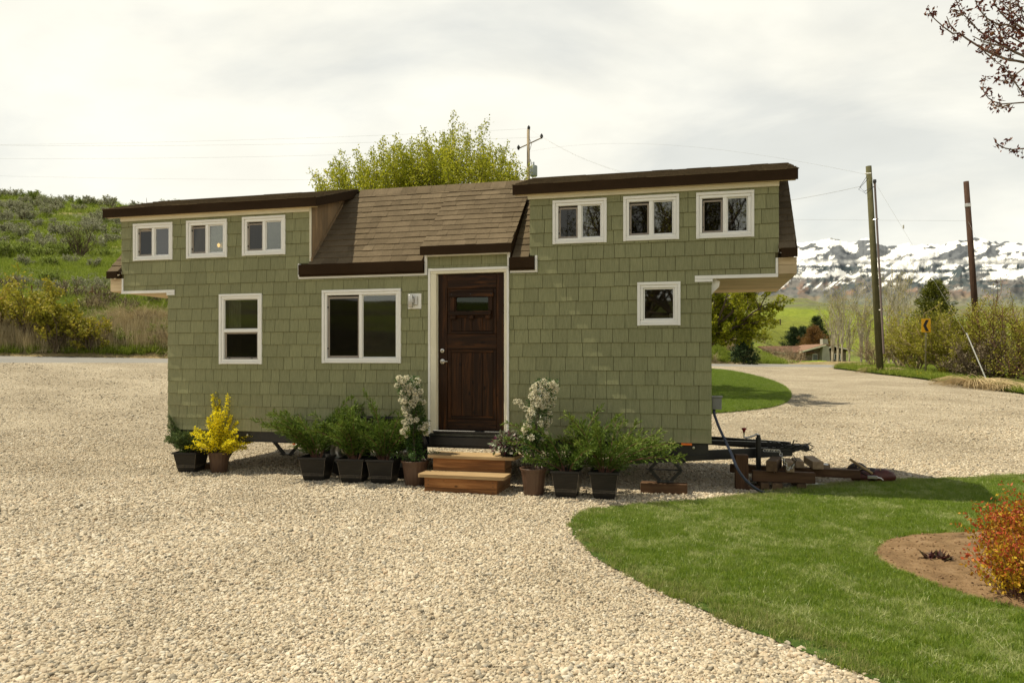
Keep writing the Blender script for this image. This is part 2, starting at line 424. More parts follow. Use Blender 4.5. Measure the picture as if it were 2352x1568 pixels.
g = NT('hill_ground', .95, .1); v = g.coord('World')
ca = g.n('ShaderNodeAttribute', attribute_name='zone'); c = ca.outputs['Color']
c = g.mix(1.0, c, g.ramp(g.noise(v, .35, 8, .75), [(.3, (.55, .58, .5)), (.5, (.95, .95, .9)), (.7, (1.35, 1.25, 1.15))]), 'MULTIPLY')
c = g.mix(1.0, c, g.ramp(g.noise(v, 2.2, 6, .7), [(.3, (.6, .6, .6)), (.65, (1.25, 1.25, 1.2))]), 'MULTIPLY')
g.base(c); g.bump(g.noise(v, 1.6, 8, .75), .8, .5); HILL = g.m

# --- the terrain, one polar sheet cut into gravel yard, road and hillside
angs = np.concatenate([np.arange(-180, -50, 3.0), np.arange(-50, 52, .4), np.arange(52, 180.1, 3.0)]) ; angs[-1] = 180
ANG = np.radians(angs)
kw_, kz_ = cols_at(ANG)
def polar_sheet(name, rows, mat, kind='structure', zone=None):
    rows = np.array(rows)                        # (nr, na) radial distances
    nr, na = rows.shape
    X = rows * np.sin(ANG)[None, :]; Y = rows * np.cos(ANG)[None, :]
    wx = X * math.cos(YAW) - Y * math.sin(YAW); wy = X * math.sin(YAW) + Y * math.cos(YAW) + CAMY
    z = H(wx.ravel(), wy.ravel())
    V = np.column_stack([wx.ravel(), wy.ravel(), z])
    i, j = np.meshgrid(np.arange(nr - 1), np.arange(na - 1), indexing='ij'); b = (i * na + j).ravel()
    Q = np.column_stack([b, b + 1, b + na + 1, b + na])
    me = np_mesh(name, V, Q, None, mat, True)
    if zone is not None:
        col = zone(V[:, 0], V[:, 1], np.repeat(ANG[None, :], nr, 0).ravel(), rows.ravel())
        at = me.color_attributes.new('zone', 'FLOAT_COLOR', 'POINT'); at.data.foreach_set('color', np.column_stack([col, np.ones(len(col))]).astype(np.float32).ravel())
    o = link(bpy.data.objects.new(name, me)); o['kind'] = kind; return o
def rows_between(ks, n): # ks list of arrays
    out = [ks[0]]
    for a, b in zip(ks[:-1], ks[1:]):
        for t in np.linspace(0, 1, n + 1)[1:]: out.append(a * (1 - t) + b * t)
    return out
g0 = [kw_[3] * 0 + .05, kw_[3] * 0 + 3.0, kw_[3] * 0 + 7.0, kw_[1], kw_[2], kw_[3]]
polar_sheet('gravel_yard', rows_between(g0, 10), GRAVEL)
polar_sheet('road', rows_between([kw_[3], kw_[4]], 5), ASPHALT)
def zone_col(x, y, th, r):
    kw, kz = cols_at(th); px = CXP + FPX * np.tan(np.clip(th, R(-70), R(70)))
    n1 = fbm(x / 5., y / 5., 4, 11); n2 = fbm(x / 16. + 9, y / 16., 4, 12); n3 = fbm(x / 90., y / 90., 4, 14)
    tan = np.array([.40, .31, .17]); olive = np.array([.15, .15, .06]); green = np.array([.22, .29, .03]); sage = np.array([.15, .16, .09])
    field = np.array([.185, .21, .035]); brown = np.array([.17, .155, .085])
    def L(a, b, t): return a[None, :] * (1 - t[:, None]) + b[None, :] * t[:, None] if a.ndim == 1 else a * (1 - t[:, None]) + (b[None, :] if b.ndim == 1 else b) * t[:, None]
    sm = lambda v, a, b: np.clip((v - a) / (b - a), 0, 1)
    bank = L(tan, olive, sm(n1, .45, .62))
    meadow = L(green, olive, sm(n1, .50, .66) * .6)
    shrub = L(green, sage, sm(n2, .45, .6)); shrub = L(shrub, tan, sm(n1, .58, .7) * .5)
    fld = L(field, green, sm(n3, .4, .6) * .5)
    farh = L(brown, sage, sm(n3, .42, .6)); farh = L(farh, green, sm(n2, .52, .7) * .4)
    c = bank.copy()
    for k, z, wd in ((5, meadow, 5.), (6, shrub, 14.)):
        t = sm(r + (n1 - .5) * 8, kw[k] - wd * .5, kw[k] + wd * .5); c = L(c, z, t)
    right = sm(px, 1690, 1760)
    t = sm(r + (n2 - .5) * 20, 110, 130) * right; c = L(c, fld, t)
    t = sm(r + (n2 - .5) * 30, 375, 390); c = L(c, farh, t)
    back = sm(np.abs(th), R(60), R(85)); c = L(c, L(olive, green, sm(n2, .4, .6)) * np.array([.42, .36, .5]), back)  # unseen rear hills coloured darker so the window reflections darken
    return c
h0 = [kw_[4], kw_[5], kw_[6], kw_[7], kw_[8], kw_[9], kw_[10]]
hr = []
for (a, b), n in zip(zip(h0[:-1], h0[1:]), (16, 26, 30, 30, 24, 14)):
    for t in np.linspace(0, 1, n, endpoint=False): hr.append(a * (1 - t) + b * t)
hr.append(h0[-1])
polar_sheet('hillside', hr, HILL, zone=zone_col)

def ragged(ring, step, amp):
    out = []
    for i in range(len(ring)):
        a = ring[i]; b = ring[(i + 1) % len(ring)]; L_ = math.hypot(b[0] - a[0], b[1] - a[1]); n = max(1, int(L_ / step)) if L_ < 3 else 1
        for k in range(n): t = k / n; out.append((a[0] + (b[0] - a[0]) * t + random.uniform(-amp, amp), a[1] + (b[1] - a[1]) * t + random.uniform(-amp, amp)))
    return out
draped('lawn', ragged(LAWN, .06, .022), .012, .35, THATCH)
draped('soil_bed', ragged(BED, .06, .018), .02, .12, SOIL)
draped('lawn_island', ISLE, .02, .8, THATCH)
draped('verge', VERGE, .07, .8, THATCH)

# --- snowy mountains, ten kilometres of them along the skyline
m_px = [-3000, 1200, 1500, 1700, 1790, 1830, 1860, 1880, 1905, 1925, 1945, 1965, 1990, 2005, 2020, 2045, 2060, 2090, 2120, 2160, 2200, 2225, 2245, 2262, 2290, 2320, 2352, 2420, 2520, 2650, 2900, 3300, 4200]
m_y = [640, 600, 580, 566, 561, 558, 557, 554, 547, 551, 556, 554, 547, 552, 563, 567, 562, 560, 563, 561, 554, 550, 545, 549, 556, 556, 562, 556, 575, 560, 590, 600, 640]
pxs = np.concatenate([np.arange(-2000, 1500, 60), np.arange(1500, 2600, 2.2), np.arange(2600, 4600, 40)]); nT = 150
ts = np.linspace(0, 1, nT)
PX, T = np.meshgrid(pxs, ts)
sky_y = np.interp(PX, m_px, m_y) + (np.abs(2 * fbm(PX / 15., PX * 0, 4, 19, .5) - 1) - .25) * 8 * np.clip(T * 2 - .6, 0, 1)
Wd = 2500 + 4300 * T
yy = 712 + (sky_y - 712) * (T ** .82)
ridge = 1 - np.abs(2 * fbm(PX / 150. + T * 1.6, T * 3.2 - PX / 260., 5, 31) - 1)
ridge2 = 1 - np.abs(2 * fbm(PX / 48. - T * 3.1, T * 5., 4, 37) - 1)
env = np.sin(PI * np.clip(T, 0, 1)) ** .8
z = EYE + (YHP - yy) / FPX * Wd
z = z + env * ((ridge - .72) * 230 + (ridge2 - .72) * 75) + (1 - T) * 0
u = (PX - CXP) / FPX * Wd
wx = u * math.cos(YAW) - Wd * math.sin(YAW); wy = u * math.sin(YAW) + Wd * math.cos(YAW) + CAMY
# far side
V = np.column_stack([wx.ravel(), wy.ravel(), z.ravel()])
nP = len(pxs)
bx = wx[-1] - 1500 * math.sin(YAW); by = wy[-1] + 1500 * math.cos(YAW)
V = np.vstack([V, np.column_stack([bx, by, np.zeros(nP)])])
i, j = np.meshgrid(np.arange(nT), np.arange(nP - 1), indexing='ij'); b = (i * nP + j).ravel()
Q = np.column_stack([b, b + 1, b + nP + 1, b + nP])
yproj = YHP - (z - EYE) / Wd * FPX
mb_ = 1 - np.clip((yproj - 545) / 160., 0, 1)           # 1 at the crest
dgx = PX + 1.25 * yproj
rk = fbm(PX / 32., yproj / 13., 3, 41, .5); rk2 = fbm(PX / 60. + yproj / 40., yproj / 24., 3, 43, .5)
crag = 1 - np.abs(2 * fbm(dgx / 30., yproj / 16., 4, 45, .5) - 1)
chute = fbm(dgx / 9., (yproj - .2 * PX) / 75., 3, 47, .5)
up_ = np.clip((608 - yproj) / 14., 0, 1); lo_ = np.clip((yproj - 628 + (rk2 - .5) * 46) / 12., 0, 1)
d_up = np.clip((rk * .55 + crag * .45 - .655) / .02, 0, 1)                  # bare rock on the high faces
d_mid = np.clip((fbm(PX / 85. - yproj / 40., yproj / 9., 3, 51, .5) - .55) / .02, 0, 1)   # bands of forest
d_lo = 1 - np.clip((chute - .56) / .03, 0, 1) * np.clip((668 - yproj) / 12., 0, 1)
bare = np.maximum(d_up * up_, np.maximum(d_up, d_mid) * (1 - up_)); bare = bare * (1 - lo_) + np.maximum(bare, d_lo) * lo_
snow = 1 - bare
tree = np.clip((fbm(PX / 30., yproj / 8., 5, 52, .65) - .50) / .04, 0, 1) * np.clip((yproj - 596) / 14., 0, 1) * bare * (1 - .55 * np.clip((yproj - 655) / 20., 0, 1))
strk = chute
rock = np.array([.13, .14, .15]); dark = np.array([.05, .07, .075]); brownc = np.array([.15, .135, .115]); red = np.array([.24, .155, .11]); sg = np.array([.17, .18, .115]); white = np.array([.93, .91, .85])
def LL(a, b, t): t = t[..., None]; return a * (1 - t) + b * t
c = np.zeros(PX.shape + (3,)) + rock
c = LL(c, brownc, np.clip((yproj - 620) / 30., 0, 1) * (.4 + .6 * rk2)); c = LL(c, red, np.clip((fbm(PX / 26., yproj / 14., 3, 61) - .58) / .05, 0, 1) * np.clip((yproj - 640) / 20, 0, 1) * .8)
c = LL(c, sg, np.clip((yproj - 672) / 22., 0, 1) * .8)
c = LL(c, dark, tree * .85); c = LL(c, white, snow)
c = np.vstack([c.reshape(-1, 3), np.tile(white, (nP, 1))])
me = np_mesh('snowy_mountains', V, Q, None, None, True)
at = me.color_attributes.new('zone', 'FLOAT_COLOR', 'POINT'); at.data.foreach_set('color', np.column_stack([c, np.ones(len(c))]).astype(np.float32).ravel())
g = NT('mountain', .9, .1); ca = g.n('ShaderNodeAttribute', attribute_name='zone'); v = g.coord('World')
g.base(g.mix(1.0, ca.outputs['Color'], g.ramp(g.noise(v, .012, 6, .7), [(.3, (.86, .87, .9)), (.6, (1.05, 1.05, 1.05))]), 'MULTIPLY')); g.bump(g.noise(v, .01, 8, .7), .2, 20)
me.materials.append(g.m); link(bpy.data.objects.new('snowy_mountains', me), kind='structure')

# ---------------------------------------------------------------- scatter: instances on measured points
SRC = bpy.data.collections.new('scatter_sources')
def scatter(name, P, scl, rot, sources, label=None, parent=None):
    cc = bpy.data.collections.new(name + '_kinds')
    for o in sources: cc.objects.link(o)
    n = len(P); me = bpy.data.meshes.new(name); me.vertices.add(n); me.vertices.foreach_set('co', np.asarray(P, np.float32).ravel())
    a = me.attributes.new('scl', 'FLOAT_VECTOR', 'POINT'); a.data.foreach_set('vector', np.asarray(scl, np.float32).ravel())
    a = me.attributes.new('rot', 'FLOAT_VECTOR', 'POINT'); a.data.foreach_set('vector', np.asarray(rot, np.float32).ravel())
    a = me.attributes.new('idx', 'INT', 'POINT'); a.data.foreach_set('value', np.random.randint(0, len(sources), n).astype(np.int32))
    o = link(bpy.data.objects.new(name, me), parent)
    ng = bpy.data.node_groups.new(name, 'GeometryNodeTree')
    ng.interface.new_socket('Geometry', in_out='INPUT', socket_type='NodeSocketGeometry'); ng.interface.new_socket('Geometry', in_out='OUTPUT', socket_type='NodeSocketGeometry')
    gi = ng.nodes.new('NodeGroupInput'); go = ng.nodes.new('NodeGroupOutput'); ip = ng.nodes.new('GeometryNodeInstanceOnPoints'); ci = ng.nodes.new('GeometryNodeCollectionInfo')
    ci.inputs['Collection'].default_value = cc; ci.inputs['Separate Children'].default_value = True; ci.inputs['Reset Children'].default_value = True
    def na(nm, dt):
        x = ng.nodes.new('GeometryNodeInputNamedAttribute'); x.data_type = dt; x.inputs['Name'].default_value = nm
        return [q for q in x.outputs if q.enabled and q.name == 'Attribute'][0]
    ng.links.new(gi.outputs[0], ip.inputs['Points']); ng.links.new(ci.outputs[0], ip.inputs['Instance'])
    ip.inputs['Pick Instance'].default_value = True
    ng.links.new(na('idx', 'INT'), ip.inputs['Instance Index']); ng.links.new(na('scl', 'FLOAT_VECTOR'), ip.inputs['Scale']); ng.links.new(na('rot', 'FLOAT_VECTOR'), ip.inputs['Rotation'])
    ng.links.new(ip.outputs[0], go.inputs[0])
    md = o.modifiers.new('scatter', 'NODES'); md.node_group = ng
    o['kind'] = 'stuff'
    if label: o['label'] = label
    return o
def src(name, me): return bpy.data.objects.new(name, me)

# pebbles
rs = np.random.RandomState(7)
pm = NT('pebble', .8, .25)
pr = pm.orand()
pc = pm.ramp(pr, [(0, (.20, .18, .14)), (.10, (.30, .27, .215)), (.20, (.42, .35, .25)), (.4, (.50, .43, .315)), (.62, (.565, .50, .385)), (.80, (.65, .595, .485)), (.90, (.50, .39, .27)), (.96, (.37, .345, .29)), (1, (.72, .68, .58))])
pv = pm.coord('World'); pc = pm.mix(1.0, pc, pm.ramp(pm.noise(pv, .55, 5, .6), [(.32, (.83, .80, .75)), (.66, (1.05, 1.03, 1.0))]), 'MULTIPLY')
pc = pm.mix(.5, pc, pm.ramp(pm.noise(pv, 120, 3), [(.3, (.8, .8, .8)), (.7, (1.1, 1.1, 1.1))]), 'MULTIPLY')
pm.base(pc)
import bmesh
peb = []
for k in range(6):
    bm = bmesh.new(); bmesh.ops.create_icosphere(bm, subdivisions=2, radius=1)
    for v_ in bm.verts:
        q = v_.co.copy(); s = 1 + .22 * (math.sin(q.x * 2.3 + k) * math.cos(q.y * 2.9 + 2 * k) + .6 * math.sin(q.z * 3.1 + 1.7 * k + q.x * 2))
        v_.co = q * s
    me = bpy.data.meshes.new('pebble'); bm.to_mesh(me); bm.free(); me.shade_smooth(); me.materials.append(pm.m); peb.append(src('pebble', me))
def gravel_pts(w0, w1, dens, smin, smax, px0=-420, px1=2760):
    area = .5 * (w1 ** 2 - w0 ** 2) * (px1 - px0) / FPX; n = int(area * dens)
    w = np.sqrt(rs.uniform(w0 ** 2, w1 ** 2, n)); px = rs.uniform(px0, px1, n)
    x, y = polar_to_world(px, w)
    k = ~pip(x + rs.normal(0, .045, n), y + rs.normal(0, .045, n), LAWN); x, y = x[k], y[k]; w = w[k]
    s = rs.lognormal(0, .42, len(x)) * (smin + smax) / 2; s = np.clip(s, smin * .55, smax * 2.0)
    return x, y, s
X_, Y_, S_ = [], [], []
for a in ((3.4, 5.2, 12500, .0068, .0112), (5.2, 7.5, 9000, .0070, .0115), (7.5, 10.5, 4800, .0078, .012), (10.5, 13, 1900, .0085, .0125), (13, 16, 850, .009, .013), (16, 20, 350, .009, .014), (20, 25, 120, .010, .015)):
    x, y, s = gravel_pts(*a); X_.append(x); Y_.append(y); S_.append(s)
x = np.concatenate(X_); y = np.concatenate(Y_); s = np.concatenate(S_)
s = s * (.50 + .66 * fbm(x * 1.1, y * 1.1, 3, 77))
z = H(x, y) + s * rs.uniform(-.2, .5, len(x))
scl = np.column_stack([s * rs.uniform(.8, 1.35, len(s)), s * rs.uniform(.7, 1.0, len(s)), s * rs.uniform(.5, .75, len(s))])
rot = np.column_stack([rs.normal(0, .38, len(s)), rs.normal(0, .38, len(s)), rs.uniform(0, 6.28, len(s))])
scatter('gravel', np.column_stack([x, y, z]), scl, rot, peb, 'cream and tan rounded pebbles covering the driveway')

# grass blades and tufts
def tuft_mesh(n, rad, h, wid, lean, mat, seed, seg=2):
    r_ = np.random.RandomState(seed); V = []; Q = []; rn = []
    for i in range(n):
        a = r_.uniform(0, 6.28); d = rad * math.sqrt(r_.uniform()); bx, by = d * math.cos(a), d * math.sin(a)
        la = r_.uniform(0, 6.28); ln = abs(r_.normal(0, lean)); hh = h * r_.uniform(.6, 1.15); fa = r_.uniform(0, 3.14); wx_, wy_ = math.cos(fa) * wid / 2, math.sin(fa) * wid / 2
        o = len(V); rr = r_.uniform()
        for s_ in range(seg + 1):
            t = s_ / seg; ox = bx + math.cos(la) * ln * hh * t ** 1.6; oy = by + math.sin(la) * ln * hh * t ** 1.6; oz = hh * t * (1 - .25 * ln * t); k = 1 - t * .85
            V += [(ox - wx_ * k, oy - wy_ * k, oz), (ox + wx_ * k, oy + wy_ * k, oz)]
        for s_ in range(seg): b_ = o + 2 * s_; Q.append((b_, b_ + 1, b_ + 3, b_ + 2)); rn.append(rr)
    return np_mesh('grass_tuft', V, Q, rn, mat)
GRASS = leafmat('grass_blade', [(0, (.065, .12, .008)), (.4, (.13, .225, .012)), (.72, (.25, .345, .025)), (1, (.44, .49, .11))], .42, .32, patch=(5.0, .50, .80, (.30, .36, .09)), spec=.5)
DRYG = leafmat('dry_grass_blade', [(0, (.22, .17, .08)), (.5, (.44, .36, .20)), (1, (.64, .55, .34))], .7, .2)
EDGEG = leafmat('edge_grass_blade', [(0, (.10, .16, .02)), (.5, (.26, .29, .08)), (1, (.50, .44, .20))], .6, .25)
WILDG = leafmat('wild_grass_blade', [(0, (.10, .14, .014)), (.5, (.24, .31, .03)), (1, (.42, .47, .10))], .6, .3)
def grass_on(name, x, y, srcs, smin, smax, label, off=0.0, tilt=.12):
    n = len(x); s = rs.uniform(smin, smax, n); z = H(x, y) + off
    return scatter(name, np.column_stack([x, y, z]), np.column_stack([s, s, s * rs.uniform(.85, 1.2, n)]), np.column_stack([rs.normal(0, tilt, n), rs.normal(0, tilt, n), rs.uniform(0, 6.28, n)]), srcs, label)
def fan(w0, w1, px0, px1, n):
    w = np.sqrt(rs.uniform(w0 ** 2, w1 ** 2, n)); px = rs.uniform(px0, px1, n); x, y = polar_to_world(px, w); return x, y, w, px
def edge_dist(x, y, poly):
    d = np.full(len(x), 1e9); P = np.array(poly)
    for i in range(len(P)):
        a = P[i]; b_ = P[(i + 1) % len(P)]; ab = b_ - a; t = np.clip(((x - a[0]) * ab[0] + (y - a[1]) * ab[1]) / (ab @ ab + 1e-12), 0, 1)
        d = np.minimum(d, np.hypot(x - a[0] - t * ab[0], y - a[1] - t * ab[1]))
    return d
tufts = [src('tuft', tuft_mesh(40, .042, .042, .0034, .65, GRASS, k)) for k in range(8)]
PALEG = leafmat('pale_grass_blade', [(0, (.24, .30, .06)), (.5, (.42, .46, .16)), (1, (.58, .58, .30))], .4, .3, spec=.5)
palet = [src('tuft', tuft_mesh(34, .045, .042, .0036, 1.2, PALEG, 20 + k)) for k in range(5)]
edget = [src('tuft', tuft_mesh(26, .05, .05, .004, .8, EDGEG, 40 + k)) for k in range(5)]
x, y, w, px = fan(3.2, 12, 1200, 2860, 132000)
x = x + rs.normal(0, .012, len(x)); k = pip(x, y, LAWN) & ~pip(x, y, BED) & (rs.uniform(0, 1, len(x)) < np.clip(1.25 - w * .07, .4, 1)); x, y = x[k], y[k]
ed = edge_dist(x, y, LAWN); eb = edge_dist(x, y, BED)
gn_ = fbm(x * 5, y * 5, 3, 6); kk = ~((ed < .16) & (gn_ + ed * 1.6 < .60) & (rs.uniform(0, 1, len(x)) < .85)); x, y, ed, eb = x[kk], y[kk], ed[kk], eb[kk]
dry = rs.uniform(0, 1, len(x)) < np.clip(.75 - ed / .45 + (fbm(x * 2, y * 2, 3, 5) - .5) * 1.2, 0, .75)
pale = rs.uniform(0, 1, len(x)) < np.clip((fbm(x * 2.4, y * 2.4, 4, 91, .6) - .47) * 4.5, .05, .62)  # paler tufts gathered in noise clusters
kk = ~dry & pale
grass_on('pale_lawn_grass', x[kk], y[kk], palet, .5, .9, 'pale sunlit streaks of flattened blades in the front lawn', .008, .35)
kk = ~dry & ~pale
grass_on('lawn_grass', x[kk], y[kk], tufts, .6, 1.05, 'thick green mown grass of the curved front lawn', .008)
kk = dry & (rs.uniform(0, 1, len(x)) < .8)
grass_on('dry_lawn_edge_grass', x[kk], y[kk], edget, .6, 1.1, 'yellowing sparse grass where the lawn meets the gravel', .004)
x, y, w, px = fan(13, 44, 1400, 1880, 110000); k = pip(x, y, ISLE); x, y = x[k], y[k]
grass_on('island_grass', x, y, tufts, 1.2, 1.9, 'dark green mown grass on the lawn patch behind the house', .015)
wild = [src('tuft', tuft_mesh(26, .12, .20, .012, .7, WILDG, 60 + k)) for k in range(5)]
x, y, w, px = fan(22, 62, 1880, 2480, 70000); k = pip(x, y, VERGE) & (rs.uniform(0, 1, len(x)) < 24 / w) & (edge_dist(x, y, VERGE) > .1); x, y = x[k], y[k]
grass_on('verge_grass', x, y, wild, .7, 1.5, 'long green grass along the driveway verge', .02)
hay = [src('tuft', tuft_mesh(44, .32, .48, .022, 1.5, DRYG, 80 + k)) for k in range(5)]
hayg = [src('tuft', tuft_mesh(40, .26, .36, .024, .8, WILDG, 90 + k)) for k in range(5)]
def zone_pts(kA, kB, px0, px1, n):
    px = rs.uniform(px0, px1, n); th = np.arctan((px - CXP) / FPX); kw, kz = cols_at(th); t = rs.uniform(0, 1, n); r = kw[kA] + .4 + (kw[kB] - kw[kA] - .4) * t
    w = r * np.cos(th); x, y = polar_to_world(px, w); return x, y, px, t
x, y, px, t = zone_pts(4, 5, -380, 1800, 18000)
k = fbm(x / 2.2, y / 2.2, 3, 21) > .52
grass_on('dead_bank_grass', x[k], y[k], hay, .55, 1.25, 'flattened straw coloured dead grass on the roadside bank', 0, .45)
grass_on('green_bank_grass', x[~k], y[~k], hayg, .5, 1.1, 'patches of green grass between the straw on the bank', 0, .3)
x, y, px, t = zone_pts(5, 6, -380, 1700, 21000)
grass_on('meadow_grass', x, y, hayg, .7, 1.5, 'bright spring green meadow grass above the bank', 0, .3)
x, y, px, t = zone_pts(6, 7, -380, 1700, 8000)
grass_on('upper_hill_grass', x, y, hayg, 1.0, 2.0, 'green grass between the sagebrush on the upper hill', 0, .3)
# ================================================================ THE TINY HOUSE ON ITS TRAILER
random.seed(11)
XL, XR = -7.68, 0.105           # lower body
UL, UR = -8.50, 0.886           # dormer walls
GL, GR = -8.72, 1.10            # gable ends
DEP = 2.45; ZB = 0.608; ZS = 2.665; RY = 1.2; RZ = 4.255
EY, EZ = -0.06, 2.955           # main eave line
SLP = (RZ - EZ) / (RY - EY)

def shake_mat():
    m = NT('sage_shingle', .72, .2); v = m.coord('World', (95, 95, 2.2)); v2 = m.coord('World')
    n = m.noise(v, 1.0, 5, .65, .3); r = m.math('FRACT', m.math('ADD', m.orand(), m.attr('rnd')))
    c = m.ramp(n, [(.25, (.192, .200, .104)), (.5, (.250, .256, .138)), (.75, (.302, .305, .170))])
    c = m.mix(1.0, c, m.ramp(r, [(0, (.90, .90, .89)), (.5, (.98, .98, .98)), (1, (1.06, 1.06, 1.05))]), 'MULTIPLY')
    c = m.mix(1.0, c, m.ramp(m.noise(v2, .7, 5), [(.3, (.93, .93, .91)), (.7, (1.05, 1.04, 1.03))]), 'MULTIPLY')
    dz = m.n('ShaderNodeSeparateXYZ'); m.l(v2, dz.inputs[0])
    dirt = m.math('MULTIPLY', m.mr(dz.outputs[2], .6, 1.15, 1, 0), m.mr(m.noise(v2, 3.5, 6, .7), .42, .62, 0, .45)); c = m.mix(dirt, c, (.30, .26, .16))
    m.base(c); m.bump(n, .85, .007); return m.m
SAGE = shake_mat()
WHITE = flat('white_trim', (.82, .82, .78), .55, .3, 0, .045, 3, .06, 90)
VINYL = flat('white_vinyl', (.84, .84, .80), .38, .45, 0, .02, 3)
CREAM = flat('cream_trim', (.76, .72, .56), .6, .3, 0, .05, 3, .06, 60)
BROWN = flat('brown_fascia', (.032, .019, .0095), .75, .05, 0, .12, 2.5)
TAUPE = flat('taupe_screen_frame', (.30, .26, .215), .5, .35)
BLACK = flat('black_steel', (.012, .0115, .011), .42, .5, 0, .35, 7, .1, 60)
RUBBER = flat('rubber', (.018, .018, .018), .8, .2)
STEEL = flat('brushed_steel', (.55, .53, .49), .32, .5, 1.0, .06)
GREY = flat('grey_box_paint', (.20, .205, .19), .5, .35)
INNER = flat('interior_panel', (.25, .215, .16), .8, .1)
CURT = flat('curtain_cloth', (.62, .60, .54), .9, .1)
RAWX = woodmat('pine_boards_along', (.58, .44, .25), (.68, .54, .33), (.76, .63, .41), 0, 1.0, .65, False, .15, True)
RAWY = woodmat('pale_pine_across', (.52, .40, .24), (.62, .50, .32), (.70, .58, .40), 0, 1.0, .65, False, .1, True)
CHEEKW = woodmat('blue_stain_pine', (.20, .15, .095), (.34, .235, .13), (.47, .31, .16), 2, 1.0, .7, True, .2)
DOORV = woodmat('dark_alder_upright', (.012, .0052, .0025), (.024, .0105, .004), (.12, .045, .012), 2, .9, .5, True, .3, True, .16)
DOORH = woodmat('dark_alder_crosswise', (.012, .0052, .0025), (.022, .010, .004), (.11, .042, .011), 0, .9, .5, True, .3, True, .16)

def roofmat(name, lo, mid, hi):
    m = NT(name, .95, .08); v = m.coord('World'); r = m.math('FRACT', m.math('ADD', m.orand(), m.attr('rnd')))
    c = m.ramp(r, [(0, lo), (.35, mid), (.7, mid), (1, hi)])
    c = m.mix(1.0, c, m.ramp(m.noise(v, 110, 4, .8), [(.28, (.5, .5, .5)), (.5, (.95, .95, .95)), (.72, (1.5, 1.45, 1.4))]), 'MULTIPLY')
    c = m.mix(1.0, c, m.ramp(m.noise(v, 6, 5, .65), [(.3, (.82, .82, .82)), (.7, (1.12, 1.12, 1.12))]), 'MULTIPLY')
    m.base(c); m.bump(m.noise(v, 130, 3), .5, .004); return m.m
SHING = roofmat('tan_asphalt_shingle', (.120, .092, .057), (.145, .112, .070), (.170, .132, .084))

def glassmat(name, tint, refl=1.0):
    m = bpy.data.materials.new(name); m.use_nodes = True; t = m.node_tree; t.nodes.clear()
    o = t.nodes.new('ShaderNodeOutputMaterial'); mx = t.nodes.new('ShaderNodeMixShader'); g = t.nodes.new('ShaderNodeBsdfGlossy'); tr = t.nodes.new('ShaderNodeBsdfTransparent'); f = t.nodes.new('ShaderNodeFresnel')
    f.inputs[0].default_value = 1.62; g.inputs['Roughness'].default_value = .02; tr.inputs[0].default_value = (*tint, 1)
    mm = t.nodes.new('ShaderNodeMath'); mm.operation = 'MULTIPLY'; mm.inputs[1].default_value = refl; t.links.new(f.outputs[0], mm.inputs[0])
    t.links.new(mm.outputs[0], mx.inputs[0]); t.links.new(tr.outputs[0], mx.inputs[1]); t.links.new(g.outputs[0], mx.inputs[2]); t.links.new(mx.outputs[0], o.inputs[0])
    return m
GLASS = glassmat('window_glass', (.68, .70, .62), 2.2)
SCREENG = glassmat('screened_glass', (.30, .28, .24), 1.0)
GREENG = glassmat('green_door_glass', (.30, .42, .10), 1.0)

house = thing('tiny_house', 'long sage green shingled tiny house on a black trailer with dormers and dark wood door', 'tiny house', (0, 0, 0))

# ---- openings: outer trim rectangles
WINS = [('U', -8.29, -7.601, 3.115, 3.672), ('U', -7.362, -6.678, 3.12, 3.677), ('U', -6.427, -5.73, 3.128, 3.688),
        ('U', -1.869, -1.171, 3.122, 3.686), ('U', -.962, -.274, 3.126, 3.69), ('U', -.07, .612, 3.12, 3.688),
        ('H', -6.809, -6.107, 1.571, 2.585), ('S', -5.157, -3.971, 1.587, 2.605), ('P', -.787, -.258, 2.061, 2.604)]
TR = .035
DOORO = (-3.574, -2.451, .64, 2.857)
holes = [(a + TR, b - TR, c + TR, d - TR) for _, a, b, c, d in WINS] + [(-3.46, -2.515, .60, 2.795)]
regions = [(XL, XR, ZB, ZS), (UL, UR, ZS, 2.775), (UL, -5.35, 2.775, 3.79), (-2.175, UR, 2.775, 3.79), (-3.61, -2.45, 2.775, 3.08)]
def inside(x, z, rs_): return any(a < x < b and c < z < d for a, b, c, d in rs_)
xs = sorted({v for r in regions + holes for v in r[:2]}); zs = sorted({v for r in regions + holes for v in r[2:]})
keep = {(i, j) for i in range(len(xs) - 1) for j in range(len(zs) - 1)
        if inside((xs[i] + xs[i + 1]) / 2, (zs[j] + zs[j + 1]) / 2, regions) and not inside((xs[i] + xs[i + 1]) / 2, (zs[j] + zs[j + 1]) / 2, holes)}
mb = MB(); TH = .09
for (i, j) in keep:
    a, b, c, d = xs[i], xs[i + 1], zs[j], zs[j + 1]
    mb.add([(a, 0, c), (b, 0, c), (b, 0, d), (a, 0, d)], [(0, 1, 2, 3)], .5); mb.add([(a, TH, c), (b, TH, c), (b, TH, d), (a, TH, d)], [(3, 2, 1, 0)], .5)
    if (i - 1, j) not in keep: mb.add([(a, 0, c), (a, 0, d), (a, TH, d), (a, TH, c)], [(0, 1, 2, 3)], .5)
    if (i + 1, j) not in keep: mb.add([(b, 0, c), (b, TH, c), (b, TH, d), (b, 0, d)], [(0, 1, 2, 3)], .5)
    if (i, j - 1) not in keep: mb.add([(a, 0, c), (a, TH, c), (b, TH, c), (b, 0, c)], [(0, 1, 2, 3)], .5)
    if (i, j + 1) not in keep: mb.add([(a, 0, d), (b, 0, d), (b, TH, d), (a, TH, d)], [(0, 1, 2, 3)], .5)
wall = mb.build('front_wall', flat('wall_backing', (.10, .09, .045), .9, .05), house)  # backing coloured dark to paint shadow into the gaps between shakes

